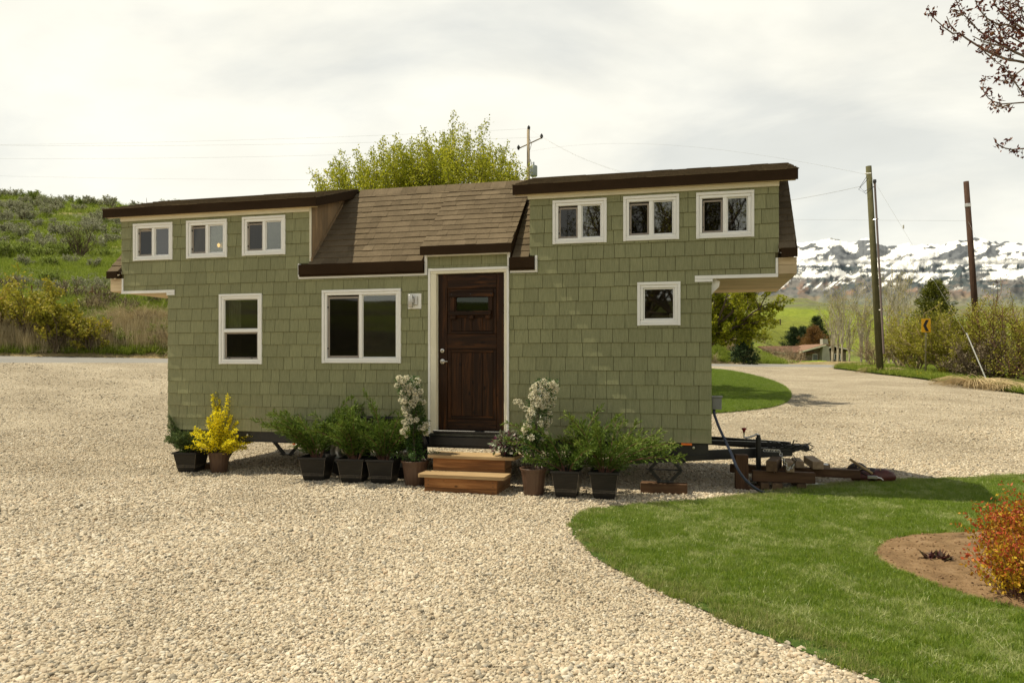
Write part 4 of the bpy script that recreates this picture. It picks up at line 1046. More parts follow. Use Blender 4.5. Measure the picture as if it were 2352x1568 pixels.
# chains and cables over the tongue
def chain(name, pts, n, par):
    P = [Vector(p) for p in pts]; L_ = [0]
    for a_, b_ in zip(P[:-1], P[1:]): L_.append(L_[-1] + (b_ - a_).length)
    for i in range(n):
        s = L_[-1] * (i + .5) / n; j = max(k for k in range(len(L_) - 1) if L_[k] <= s); t = (s - L_[j]) / (L_[j + 1] - L_[j]); p = P[j].lerp(P[j + 1], t); d = (P[j + 1] - P[j]).normalized()
        mb = MB(); h = L_[-1] / n * .72; ring = []
        side = d.cross(Vector((0, 1, 0))).normalized() if i % 2 else d.cross(Vector((1, 0, 0))).normalized()
        for k in range(11): th = 2 * PI * k / 10; ring.append(p + d * math.cos(th) * h + side * math.sin(th) * .016)
        mb.tube(ring, .0048, 5, caps=False).build(name, STEEL, par)
qx, qy = spot(1790, 9.3)
chn = MB().tube([(qx - .02, qy, .50), (qx, qy, .505)], .01, 6).build('safety_chain', STEEL, tg)
chain('chain_link', [(qx - .18, qy + .05, .495), (qx, qy - .02, .50), (qx + .03, qy - .06, .42), (qx + .10, qy - .07, .28), (qx + .17, qy - .02, .33)], 17, chn)
chain('chain_link', [(jx + .16, jy - .35, .34), (jx + .165, jy - .35, .20)], 6, chn)
mb = MB()
for k in range(4):
    pp = []
    for t in np.linspace(0, 1, 14): pp.append((jx + .10 + .55 * t, jy - .05 + .15 * math.sin(4 * t + k), .52 + .045 * math.sin(9 * t + 1.7 * k)))
    mb.tube(pp, .006, 6)
mb.tube([(qx + .02, qy, .50), (qx + .13, qy - .06, .50), (qx + .19, qy - .09, .40), (qx + .13, qy - .09, .32)], .006, 6)
mb.build('brake_cable', RUBBER, tg)
# scissor jacks
def scissor(x, y, zt, zb, hw, name='scissor_jack'):
    mb = MB(); mid_ = (zt + zb) / 2
    for sy in (-.025, .025):
        for s_ in (-1, 1):
            for (p, q) in (((x + s_ * .05, zb), (x + s_ * hw, mid_)), ((x + s_ * hw, mid_), (x + s_ * .05, zt))):
                d = Vector((q[0] - p[0], 0, q[1] - p[1])).normalized(); n = Vector((-d.z, 0, d.x)) * .018
                P = [Vector((p[0], y + sy, p[1])), Vector((q[0], y + sy, q[1]))]
                vs_ = [tuple(P[0] - n + Vector((0, -.006, 0))), tuple(P[1] - n + Vector((0, -.006, 0))), tuple(P[1] + n + Vector((0, -.006, 0))), tuple(P[0] + n + Vector((0, -.006, 0)))]
                vs_ += [(a_, b_ + .012, c_) for a_, b_, c_ in vs_]
                mb.add(vs_, [(0, 1, 2, 3), (7, 6, 5, 4), (0, 4, 5, 1), (1, 5, 6, 2), (2, 6, 7, 3), (3, 7, 4, 0)])
    mb.bbox(x - .10, x + .10, y - .06, y + .06, zb, zb + .02, .003); mb.bbox(x - .07, x + .07, y - .05, y + .05, zt - .02, zt + .02, .003); mb.tube([(x - hw - .05, y, mid_), (x + hw + .02, y, mid_)], .009, 8)
    return mb.build(name, BLACK, house)
sx_, sy_ = spot(1528, 9.12)
scissor(sx_, sy_ + .05, .44, .13, .19); MB().box(sx_ - .05, sx_ + .05, sy_, .1, .44, .50).build('jack_bracket', BLACK, house)
s2x, s2y = spot(508, 11.1); scissor(s2x, s2y, .45, .10, .17)
s3x, s3y = spot(660, 12.6); scissor(s3x, s3y, .44, .03, .24)
s4x, s4y = spot(1560, 11.7); scissor(s4x, s4y, .44, .03, .24)
# ================================================================ THINGS ROUND THE HOUSE
random.seed(23)
# ---- leaf clouds and stems
class Leaves:
    """rhombic leaf faces gathered into one mesh"""
    def __init__(s): s.V = []; s.R = []
    def add(s, P, D, size, width, rs_, droop=0.0, rnd=None, flat_=0.5):
        """P (n,3) positions; D (n,3) directions the leaves point"""
        P = np.asarray(P, float); D = np.asarray(D, float); n = len(P)
        if n == 0: return
        D = D / (np.linalg.norm(D, axis=1, keepdims=True) + 1e-9); D[:, 2] -= droop; D /= (np.linalg.norm(D, axis=1, keepdims=True) + 1e-9)
        U = rs_.normal(0, 1, (n, 3)) * (1 - flat_) + np.array([0, 0, flat_ * 2]); W = np.cross(D, U); W /= (np.linalg.norm(W, axis=1, keepdims=True) + 1e-9)
        L = size * rs_.uniform(.7, 1.25, (n, 1)); Wd = width * rs_.uniform(.7, 1.2, (n, 1))
        N = np.cross(D, W)
        v = np.stack([P, P + D * L * .45 + W * Wd / 2 + N * L * .06, P + D * L, P + D * L * .45 - W * Wd / 2 + N * L * .06], 1)
        s.V.append(v.reshape(-1, 3)); s.R.append(rs_.uniform(0, 1, n) if rnd is None else np.clip(rnd, 0, 1))
    def mesh(s, name, mat):
        V = np.concatenate(s.V); n = len(V) // 4
        return np_mesh(name, V, np.arange(4 * n).reshape(-1, 4), np.concatenate(s.R), mat)
def curve(p, d, L_, n, bend, rs_, wob=.1):
    """points of a stem: starts along d, is pulled by bend (vector) as it goes"""
    p = np.array(p, float); d = np.array(d, float); d /= np.linalg.norm(d); out = [p.copy()]
    for i in range(n):
        d = d + np.array(bend) / n + rs_.normal(0, wob, 3) / math.sqrt(n); d /= np.linalg.norm(d); p = p + d * L_ / n; out.append(p.copy())
    return np.array(out)
def rdir(rs_, zmin=-1., zmax=1.):
    a = rs_.uniform(0, 6.283); z = rs_.uniform(zmin, zmax); q = math.sqrt(max(0, 1 - z * z)); return np.array([q * math.cos(a), q * math.sin(a), z])

BARK = flat('bark', (.13, .105, .08), .9, .1, 0, .3, 12, .5, 30)
PALEB = flat('pale_bark', (.46, .43, .35), .85, .1, 0, .25, 6, .2, 30)
REDB = flat('reddish_twig_bark', (.17, .085, .06), .8, .2, 0, .3, 12)
POTD = NT('dark_brushed_plastic', .45, .3); v = POTD.coord('Object', (6, 6, 90)); n1 = POTD.noise(v, 1, 5, .7)
POTD.base(POTD.ramp(n1, [(.3, (.010, .009, .0075)), (.55, (.018, .016, .013)), (.75, (.05, .045, .038))])); POTD.bump(n1, .2, .003); POTD = POTD.m
POTLINE = flat('pot_worn_edge', (.26, .22, .17), .5, .4, 0, .4, 30)  # pale lines that paint highlights along the pot's edges
POTB = flat('brown_plastic', (.105, .060, .038), .42, .45, 0, .08, 4)
POTSOIL = flat('potting_soil', (.05, .028, .016), .95, .1, 0, .5, 60, .8, 120)
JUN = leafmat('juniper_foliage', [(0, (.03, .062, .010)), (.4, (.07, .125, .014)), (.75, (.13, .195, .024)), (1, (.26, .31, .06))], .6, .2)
JUNB = leafmat('juniper_blue_foliage', [(0, (.035, .06, .018)), (.6, (.09, .135, .04)), (1, (.19, .24, .09))], .6, .2)
GLOSSY = leafmat('glossy_leaf', [(0, (.016, .045, .012)), (.7, (.045, .10, .018)), (1, (.10, .19, .03))], .38, .2, spec=.5)
FLW = leafmat('cream_floret', [(0, (.55, .50, .33)), (.4, (.78, .74, .58)), (1, (.90, .88, .76))], .7, .25)
YEL = leafmat('yellow_floret', [(0, (.78, .62, .01)), (.5, (.95, .83, .02)), (1, (.98, .90, .06))], .6, .5)
YELG = leafmat('broom_green', [(0, (.06, .10, .01)), (1, (.22, .26, .04))], .6, .3)
PURP = leafmat('wandering_leaf', [(0, (.07, .015, .035)), (.35, (.13, .03, .06)), (.55, (.12, .15, .07)), (1, (.34, .38, .27))], .4, .15, spec=.5)

def square_pot(par, w=.39, h=.33):
    mb = MB(); t, m_, b = w / 2, w / 2 * .80, w / 2 * .66
    lv = [(b, 0), (m_ * .93, .065), (t * .93, h - .03), (t, h - .03), (t + .006, h - .024), (t + .004, h), (t - .014, h), (t - .03, h - .03), (t - .04, h - .05)]
    o = len(mb.v)
    for q, z in lv: mb.v += [(-q, -q, z), (q, -q, z), (q, q, z), (-q, q, z)]
    for i in range(len(lv) - 1):
        for k in range(4): mb.f.append((o + 4 * i + k, o + 4 * i + (k + 1) % 4, o + 4 * i + 4 + (k + 1) % 4, o + 4 * i + 4 + k)); mb.r.append(.5)
    p = mb.build('pot', POTD, par)
    ln = MB()
    for z in (.082, .094, .110):
        q = m_ * .93 + (t * .93 - m_ * .93) * (z - .065) / (h - .095) + .0012
        ln.tube([(-q, -q, z), (q, -q, z), (q, q, z), (-q, q, z), (-q, -q, z)], .0013, 4, caps=False)
    for sx, sy in ((-1, -1), (1, -1), (1, 1)): ln.tube([(sx * m_ * .935, sy * m_ * .935, .068), (sx * t * .935, sy * t * .935, h - .032)], .0016, 4)
    ln.build('worn_line', POTLINE, p)
    MB().box(-t * .86, t * .86, -t * .86, t * .86, h - .055, h - .045).build('soil', POTSOIL, par); return h - .045
def round_pot(par, r=.185, h=.33):
    mb = MB(); mb.lathe([(0, 0), (r * .66, 0), (r * .70, .01), (r * .80, h * .55), (r * .90, h * .85), (r * .99, h - .012), (r * 1.01, h), (r * .95, h), (r * .88, h - .04)], 72, flute=.035, nf=18)
    mb.build('pot', POTB, par, True); MB().lathe([(0, 0), (r * .9, 0)], 24, (0, 0, h - .05)).build('soil', POTSOIL, par); return h - .05
def juniper(par, z0, seed, n=24, L_=(.45, .75), lean=(0, 0), mat=JUN, spread=.9, up=.9, seg=16):
    r = np.random.RandomState(seed); lv = Leaves(); st = MB()
    for i in range(n):
        a = r.uniform(0, 6.283); sp = r.uniform(.15, 1.25) ** .8 * spread; d = (math.cos(a) * sp + lean[0], math.sin(a) * sp + lean[1], up * r.uniform(.6, 1.1))
        Ls = r.uniform(*L_); P = curve((math.cos(a) * .05, math.sin(a) * .05, z0), d, Ls, 12, (math.cos(a) * .8 + lean[0] * .7, math.sin(a) * .7 + lean[1] * .7, -.5), r, .16)
        st.tube(P, np.linspace(.0055, .0015, 13), 4)
        m = 46
        for j in range(m):
            t = .08 + .92 * (j + r.uniform(0, .8)) / m; k = min(int(t * 12), 11); f = t * 12 - k; p = P[k] * (1 - f) + P[k + 1] * f; T_ = P[k + 1] - P[k]; T_ /= np.linalg.norm(T_)
            sd = np.cross(T_, r.normal(0, 1, 3)); sd /= np.linalg.norm(sd); dd = T_ * .9 + sd * .75
            bl = .15 * (1.12 - t * .8) * r.uniform(.7, 1.2); B = curve(p, dd, bl, 4, (0, 0, .15), r, .15)
            tt = np.linspace(.1, 1, 9); q = np.array([np.interp(tt, np.linspace(0, 1, 5), B[:, c_]) for c_ in range(3)]).T
            bd = (B[-1] - B[0]) / (np.linalg.norm(B[-1] - B[0]) + 1e-9)
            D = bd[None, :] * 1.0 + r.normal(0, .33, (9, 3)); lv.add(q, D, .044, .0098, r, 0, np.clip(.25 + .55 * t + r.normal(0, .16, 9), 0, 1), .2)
    link(bpy.data.objects.new('foliage', lv.mesh('foliage', mat)), par); st.build('stem', REDB, par)
def near_spot(px, py, dz=0.0):
    x, y = hit(px, py); return x, y
GP = 'potted plants lined up along the front of the tiny house'
def potted(kind, px, py, label, cat='potted plant', back=.15, rz=0.0):
    x, y = near_spot(px, py); y += back * math.cos(YAW); x -= 0 if px > 1000 else .0
    return thing(kind, label, cat, (x, y, H1(x, y) - .004), rz, GP)
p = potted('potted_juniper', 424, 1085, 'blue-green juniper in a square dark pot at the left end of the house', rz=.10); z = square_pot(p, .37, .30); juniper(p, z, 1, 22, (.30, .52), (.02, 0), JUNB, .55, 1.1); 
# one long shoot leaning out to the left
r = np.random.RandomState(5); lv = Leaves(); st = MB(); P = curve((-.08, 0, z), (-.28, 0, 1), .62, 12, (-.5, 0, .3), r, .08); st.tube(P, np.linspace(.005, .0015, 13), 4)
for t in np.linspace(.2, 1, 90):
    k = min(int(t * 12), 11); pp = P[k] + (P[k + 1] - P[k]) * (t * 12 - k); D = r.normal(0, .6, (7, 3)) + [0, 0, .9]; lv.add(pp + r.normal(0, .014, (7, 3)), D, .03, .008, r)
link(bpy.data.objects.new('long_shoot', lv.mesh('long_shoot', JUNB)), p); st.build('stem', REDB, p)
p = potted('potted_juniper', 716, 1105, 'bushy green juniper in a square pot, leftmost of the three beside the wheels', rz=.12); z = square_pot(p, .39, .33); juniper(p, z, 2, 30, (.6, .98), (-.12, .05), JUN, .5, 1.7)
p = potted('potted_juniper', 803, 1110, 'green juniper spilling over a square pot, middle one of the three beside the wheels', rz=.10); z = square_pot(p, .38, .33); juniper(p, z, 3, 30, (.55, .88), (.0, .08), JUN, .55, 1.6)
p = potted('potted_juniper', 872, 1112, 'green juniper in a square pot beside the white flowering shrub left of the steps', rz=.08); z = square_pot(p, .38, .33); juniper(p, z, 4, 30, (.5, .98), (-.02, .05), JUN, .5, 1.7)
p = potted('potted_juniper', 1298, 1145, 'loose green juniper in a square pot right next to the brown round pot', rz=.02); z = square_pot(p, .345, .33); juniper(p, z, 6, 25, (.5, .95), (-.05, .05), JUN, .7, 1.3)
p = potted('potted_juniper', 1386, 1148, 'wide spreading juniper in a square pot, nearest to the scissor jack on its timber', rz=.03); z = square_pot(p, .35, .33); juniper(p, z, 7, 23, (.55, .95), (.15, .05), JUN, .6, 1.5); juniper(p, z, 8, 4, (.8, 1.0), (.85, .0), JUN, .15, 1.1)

def flowering(par, z0, seed, h=.95, n_leaf=2600, n_cl=46, path=((0, 0), (.02, .4), (0, .7), (-.04, 1.)), rad=.14, loose=True):
    r = np.random.RandomState(seed); lv = Leaves(); fl = Leaves(); st = MB()
    ph = np.array([q[1] for q in path]) * h; px_ = np.array([q[0] for q in path])
    for i in range(4): st.tube([(np.interp(zz, ph, px_) + .015 * math.sin(i * 2 + zz * 4), .015 * math.cos(i * 2 + zz * 5), z0 + zz) for zz in np.linspace(0, h, 10)], np.linspace(.008, .003, 10), 5)
    zz = h * (.10 + .92 * r.uniform(0, 1, n_leaf)); rr = rad * (.55 + .5 * fbm(zz * 6 + seed, zz * 0, 2, 3)) * np.sqrt(r.uniform(0, 1, n_leaf)) * np.where(zz < h * .35, .85, 1.1); aa = r.uniform(0, 6.283, n_leaf)
    P = np.column_stack([np.interp(zz, ph, px_) + rr * np.cos(aa), rr * np.sin(aa), z0 + zz]); D = np.column_stack([np.cos(aa), np.sin(aa), r.normal(.2, .5, n_leaf)])
    lv.add(P, D, .036, .016, r, 0, None, .4)
    for i in range(n_cl):
        q = h * (.30 + .70 * r.uniform() ** .8); a = r.uniform(-PI, .25) if r.uniform() < .8 else r.uniform(0, PI); R_ = rad * r.uniform(.6, 1.12)
        c_ = np.array([np.interp(q, ph, px_) + R_ * math.cos(a), R_ * math.sin(a), z0 + q]); cr_ = r.uniform(.022, .038); m = 120
        d = r.normal(0, 1, (m, 3)); d /= np.linalg.norm(d, axis=1, keepdims=True); fl.add(c_ + d * cr_ * r.uniform(.75, 1, (m, 1)), d + r.normal(0, .9, (m, 3)), .016, .015, r, 0, None, .0)
    if loose:
        for i in range(14):
            a = r.uniform(0, 6.28); P = curve((0, 0, z0), (math.cos(a), math.sin(a), .9), r.uniform(.25, .42), 8, (math.cos(a) * .3, math.sin(a) * .3, -.4), r, .15); st.tube(P, np.linspace(.003, .001, 9), 3)
            for k in range(2, 9): lv.add(P[k] + r.normal(0, .012, (5, 3)), r.normal(0, .7, (5, 3)), .038, .017, r)
    link(bpy.data.objects.new('foliage', lv.mesh('foliage', GLOSSY)), par); link(bpy.data.objects.new('flower_cluster', fl.mesh('flower_cluster', FLW)), par); st.build('stem', BARK, par)
p = potted('potted_flowering_shrub', 944, 1118, 'tall column of cream white flower clusters in a brown pot, left of the wooden steps', rz=.3); z = round_pot(p, .19, .33); flowering(p, z, 11, 1.12, 3600, 70, ((0, 0), (-.02, .35), (.01, .55), (-.06, .8), (-.10, 1.)), .145)
p = potted('potted_flowering_shrub', 1220, 1140, 'cream flowering shrub with a bare lower stem in a brown pot, right of the steps', rz=.1); z = round_pot(p, .175, .33); flowering(p, z, 12, 1.10, 2800, 76, ((0, 0), (-.03, .3), (.04, .55), (.07, .75), (.16, 1.)), .15, False)
# bare lower stem: thin side shoot with two clusters out to the left
r = np.random.RandomState(3); fl = Leaves(); st = MB(); P = curve((.02, -.03, z + .72), (-1, -.1, .45), .27, 6, (0, 0, .2), r, .05); st.tube(P, .003, 4)
for q in (P[-1], P[-2] + [0, 0, .02], P[-3], P[-4] + [0, -.03, -.01]):
    d = r.normal(0, 1, (60, 3)); d /= np.linalg.norm(d, axis=1, keepdims=True); fl.add(q + d * .028, d, .013, .012, r, 0, None, 0)
so = st.build('side_shoot', BARK, p); link(bpy.data.objects.new('flower_cluster', fl.mesh('flower_cluster', FLW)), so)
# yellow broom
p = potted('potted_yellow_broom', 489, 1087, 'bright yellow flowering broom in a round brown pot at the left of the house', rz=0); z = round_pot(p, .165, .30)
r = np.random.RandomState(21); lv = Leaves(); gr = Leaves(); st = MB()
for i in range(96):
    up_ = i < 44
    if up_: a = r.uniform(0, 6.283); q_ = r.uniform(0, .5); d = (math.cos(a) * q_ + .14, math.sin(a) * q_, 1); Ls = (1.02 - .95 * q_) * r.uniform(.7, 1.08) if i else 1.14; bend = (.05 + r.normal(0, .1), 0, .1)
    else: d = (r.uniform(-.6, 1.2), r.normal(0, .4), r.uniform(.6, 1.2)); Ls = r.uniform(.36, .68); bend = (d[0] * .7, d[1] * .5, -.45)
    P = curve((0, 0, z), d, Ls, 12, bend, r, .12); st.tube(P, np.linspace(.004, .001, 13), 3)
    for t in np.linspace(.32, 1, int(50 * Ls / .6)):
        k = min(int(t * 12), 11); pp = P[k] + (P[k + 1] - P[k]) * (t * 12 - k); w_ = .032 * (1.3 - t)
        lv.add(pp + r.normal(0, w_, (4, 3)), r.normal(0, 1, (4, 3)) + [0, 0, .3], .023, .018, r, 0, None, 0); gr.add(pp + r.normal(0, w_, (2, 3)), r.normal(0, 1, (2, 3)) + [0, 0, .6], .024, .007, r)
link(bpy.data.objects.new('blossom', lv.mesh('blossom', YEL)), p); link(bpy.data.objects.new('foliage', gr.mesh('foliage', YELG)), p); st.build('stem', BARK, p)

# ---- wooden steps
SW = woodmat('cedar_boards', (.11, .045, .015), (.27, .115, .036), (.42, .20, .07), 0, 1.0, .6, True, .25)
SWY = woodmat('cedar_end_boards', (.12, .055, .022), (.24, .12, .048), (.36, .19, .08), 1, 1.0, .6, True, .25)
TRD = woodmat('pale_tread_board', (.36, .23, .11), (.52, .36, .18), (.66, .48, .27), 0, 1.0, .6, True, .2)
st_ = thing('wooden_steps', 'two step cedar box stairs with pale treads in front of the dark door', 'steps', (-2.83, -.5, 0))
def sbox(x0, x1, y0, y1, zt, sides, par):
    bz = [0.0, .055, zt - .045] if sides == 1 else [.235, .30, zt - .04]
    return bz
L0, L1 = -3.325, -2.395; F0 = -.815; F1 = -.50; B1 = -.16; ox, oy = 2.83, .5
def sb(nm, x0, x1, y0, y1, z0, z1, mat, bev=.004): return MB().bbox(x0 + ox, x1 + ox, y0 + oy, y1 + oy, z0, z1, bev).build(nm, mat, st_)
sb('riser_board', L0, L1, F0, F0 + .03, .0, .062, SW); sb('riser_board', L0, L1, F0, F0 + .03, .064, .188, SW)
sb('side_board', L1 - .03, L1 - .001, F0 + .031, B1, .0, .062, SWY); sb('side_board', L1 - .03, L1 - .001, F0 + .031, B1, .064, .188, SWY); sb('side_board', L0 + .001, L0 + .03, F0 + .031, B1, .0, .188, SWY)
T0, T1 = -3.33, -2.38
sb('riser_board', T0, T1, F1, F1 + .03, .19, .262, SW); sb('riser_board', T0, T1, F1, F1 + .03, .264, .385, SW)
sb('side_board', T1 - .03, T1 - .001, F1 + .031, B1, .19, .262, SWY); sb('side_board', T1 - .03, T1 - .001, F1 + .031, B1, .264, .385, SWY); sb('side_board', T0 + .001, T0 + .03, F1 + .031, B1, .19, .385, SWY)
def tread(x0, x1, y0, y1, z0, z1):
    c = .035; poly = [(x0 + c, y0), (x1 - c, y0), (x1 - c * .3, y0 + c * .3), (x1, y0 + c), (x1, y1), (x0, y1), (x0, y0 + c), (x0 + c * .3, y0 + c * .3)]
    return MB().prism([(a + ox, b + oy) for a, b in poly], z0, z1, 'Z').build('tread', TRD, st_)
tread(-3.405, -2.295, F0 - .045, F1 - .002, .190, .228); tread(-3.40, -2.24, F1 - .04, B1 + .02, .387, .424)
for x_ in (L0 + .05, L1 - .05):
    for z_ in (.03, .10, .15): MB().lathe([(0, 0), (.006, 0), (0, .002)], 8, (0, 0, 0)).build('screw', BLACK, st_).matrix_local = Matrix.Translation((x_ + ox, F0 + oy - .0005, z_)) @ Matrix.Rotation(R(90), 4, 'X')
# wandering plant on the top step
wp = thing('potted_wandering_plant', 'small dark pot of purple and silver striped trailing leaves on the top step', 'potted plant', (-2.37, -.375, .4245), 0, GP)
MB().lathe([(0, 0), (.09, 0), (.11, .10), (.118, .105), (.112, .11), (.10, .10), (0, .095)], 28).build('pot', flat('black_plastic', (.012, .011, .011), .35, .5), wp, True)
MB().box(.045, .085, -.104, -.102, .035, .06).build('sticker', WHITE, wp)
r = np.random.RandomState(9); lv = Leaves(); n = 620
d = r.normal(0, 1, (n, 3)); d[:, 2] = np.abs(d[:, 2]) * 1.1 - .35; d /= np.linalg.norm(d, axis=1, keepdims=True); rad = r.uniform(.09, .20, (n, 1)) * np.array([[1.0, .85, .85]])
lv.add(d * rad + [0, 0, .13], d + r.normal(0, .5, (n, 3)), .062, .032, r, .35, None, .3); link(bpy.data.objects.new('foliage', lv.mesh('foliage', PURP)), wp)

# ---- timbers, bag, cable by the hitch
TIM = woodmat('treated_timber', (.055, .028, .014), (.105, .056, .028), (.17, .10, .052), 0, .8, .8, True, .35)
TIMY = woodmat('treated_timber_deep', (.07, .042, .022), (.13, .080, .043), (.21, .14, .082), 1, .8, .8, True, .35)
TIMZ = woodmat('treated_timber_upright', (.05, .024, .012), (.10, .050, .024), (.16, .088, .045), 2, .8, .8, True, .35)
PALET = woodmat('pale_timber', (.20, .14, .085), (.32, .235, .15), (.42, .32, .21), 1, .8, .8, True, .3)
TGR = 'timber blocks stacked under the trailer hitch'
def timber(px, w, lx, ly, z0, z1, mat, label, rz=0.0, cat='timber block', name='timber_block'):
    x, y = spot(px, w); o = MB().bbox(-lx / 2, lx / 2, -ly / 2, ly / 2, 0, z1 - z0, .006).build(name, mat)
    o.location = (x, y, z0); o.rotation_euler = (0, 0, rz); return tag(o, label, cat, TGR)
yw = YAW
timber(1525, 9.17, .56, .15, 0, .125, TIM, 'reddish timber lying under the right scissor jack', rz=-.02)
timber(1703, 9.42, .155, .15, 0, .44, TIMZ, 'thick timber standing upright under the hitch beam beside the blue cable', rz=.05)
timber(1729, 9.38, .16, .09, 0, .055, TIM, 'short flat brick-red wood piece between upright timber and crib', rz=.0)
timber(1752, 9.55, .10, .55, 0, .095, TIMY, 'bottom crib block at the left, its end grain facing the lawn', rz=.03)
timber(1786, 9.55, .12, .60, 0, .095, TIMY, 'bottom crib block in the middle, half hidden in shade', rz=-.10)
timber(1834, 9.55, .11, .55, 0, .09, TIMY, 'bottom crib block at the right under the long crossbeam', rz=.02)
timber(1799, 9.38, .745, .10, .098, .232, TIM, 'big brown beam laid lengthwise on top of the bottom crib blocks', rz=.0)
timber(1822, 9.95, 1.62, .11, .098, .205, TIM, 'long dark beam reaching from behind the crib towards the tool belt', rz=-.10)
timber(1778, 9.55, .13, .52, .235, .37, TIMY, 'chunky weathered block on the crib nearest the tongue jack', rz=-.22)
timber(1811, 9.48, .095, .42, .235, .36, PALET, 'pale upright-ended block right of the chunky weathered block', rz=.0)
timber(1832, 10.0, .11, .40, .21, .30, PALET, 'pale block behind the hanging chain, lowest of the far pair', rz=.02)
timber(1868, 10.0, .135, .62, .21, .31, PALET, 'pale sunlit block at the right end of the crib', rz=.06)
timber(1893, 10.3, .13, .14, .11, .20, PALET, 'small tan off-cut behind the far end of the crib', rz=.1)
timber(466, 11.2, .50, .14, 0, .09, TIM, 'timber lying under the left scissor jack behind the brown pot', rz=0)
# cable to the electric box
cb = MB(); cw = [(1638.5, 943, 9.22), (1643, 958, 9.2), (1652, 982, 9.17), (1666, 1012, 9.12), (1679, 1040, 9.06), (1692, 1072, 9.0), (1706, 1094, 8.98), (1722, 1111, 8.97), (1740, 1124, 8.98), (1756, 1131, 9.05)]
pts = []
for px, py, w in cw: x, y = spot(px, w); pts.append((x, y, max(EYE - (py - YHP) / FPX * w, .02)))
x, y = spot(1790, 9.1); pts.append((x, y, .018)); x, y = spot(1860, 8.9); pts.append((x, y, .02)); x, y = spot(1930, 8.95); pts.append((x, y, .018))
pts = [Vector(p) for p in pts]; fine = []
for i in range(len(pts) - 1):
    p0, p1, p2, p3 = pts[max(i - 1, 0)], pts[i], pts[i + 1], pts[min(i + 2, len(pts) - 1)]
    for t in (0, .25, .5, .75): fine.append(.5 * ((2 * p1) + (p2 - p0) * t + (2 * p0 - 5 * p1 + 4 * p2 - p3) * t * t + (3 * p1 - p0 - 3 * p2 + p3) * t ** 3))
cb.tube(fine, .017, 10); tag(cb.build('power_cable', flat('navy_cable', (.022, .030, .055), .45, .4), smooth=True), 'dark blue power cable drooping from the grey box to the lawn edge', 'cable')
# leather tool belt and hammer
LEA = flat('oxblood_leather', (.075, .018, .012), .5, .4, 0, .45, 9, .4, 30); LEAD = flat('dark_leather', (.022, .012, .010), .55, .4, 0, .4, 14, .4, 40)
bx, by = spot(1995, 10.0); tb = thing('tool_belt', 'oxblood leather tool belt with black studded straps lying in the gravel', 'tool belt', (bx, by, .01), YAW * .7)
def pillow(nm, mat, c_, s_, seed, rot=0.0, n=16, m=10, rip=.12):
    r = np.random.RandomState(seed); V = []; F = []
    for i in range(m + 1):
        ph = PI * i / m
        for j in range(n):
            th = 2 * PI * j / n; q = 1 + rip * math.sin(3 * th + seed) * math.sin(ph) + rip * .7 * math.sin(7 * th + 2 * ph + seed) + r.uniform(-.04, .04)
            x_ = math.copysign(abs(math.cos(th)) ** .7, math.cos(th)) * math.sin(ph) * q; y_ = math.copysign(abs(math.sin(th)) ** .7, math.sin(th)) * math.sin(ph) * q; z_ = math.cos(ph)
            V.append((c_[0] + s_[0] * (x_ * math.cos(rot) - y_ * math.sin(rot)), c_[1] + s_[1] * (x_ * math.sin(rot) + y_ * math.cos(rot)), max(.0, c_[2] + s_[2] * z_)))
    for i in range(m):
        for j in range(n): F.append((i * n + j, i * n + (j + 1) % n, (i + 1) * n + (j + 1) % n, (i + 1) * n + j))
    mb = MB(); mb.add(V, F, .5); return mb.build(nm, mat, tb, True)
pillow('pouch', LEA, (.13, -.03, .075), (.17, .13, .10), 3, .2); pillow('pouch', LEA, (-.10, -.02, .06), (.13, .12, .09), 5, -.3); pillow('tool_pocket', LEAD, (-.12, .06, .12), (.11, .09, .12), 8, .4); pillow('tool_pocket', LEAD, (.02, .0, .13), (.12, .08, .05), 12, -.4)
mb = MB(); mb.tube([(-.22, .0, .10), (-.1, -.10, .17), (.02, -.12, .14), (.08, -.13, .06)], .012, 6); mb.tube([(-.14, -.12, .13), (-.02, -.15, .07), (.05, -.14, .02)], .011, 6); mb.build('strap', LEAD, tb)
mb = MB(); r = np.random.RandomState(2)
for i in range(26): mb.lathe([(0, .006), (.007, .003), (.008, 0)], 8, (r.uniform(-.2, .16), r.uniform(-.13, .02), r.uniform(.13, .20)))
mb.build('brass_stud', flat('brass', (.55, .40, .12), .3, .5, 1.0), tb)
hx, hy = spot(1952, 9.95); h2x, h2y = spot(2004, 9.75); 
mb = MB(); mb.tube([(hx, hy, EYE - (1054 - YHP) / FPX * 9.95), (h2x, h2y, EYE - (1087 - YHP) / FPX * 9.75)], [.017, .015], 10)
hm = thing('hammer', 'wooden handled hammer stuck through the leather tool belt', 'hammer', (h2x, h2y, .1)); o = mb.build('handle', flat('hickory', (.36, .25, .12), .5, .3, 0, .2, 8), hm, True); o.matrix_parent_inverse = Matrix.Translation((-h2x, -h2y, -.1))
MB().bbox(-.06, .06, -.016, .016, -.02, .02, .004).tube([(.04, 0, 0), (.10, 0, -.01), (.13, 0, -.035)], [.012, .010, .006], 8).build('hammer_head', STEEL, hm)
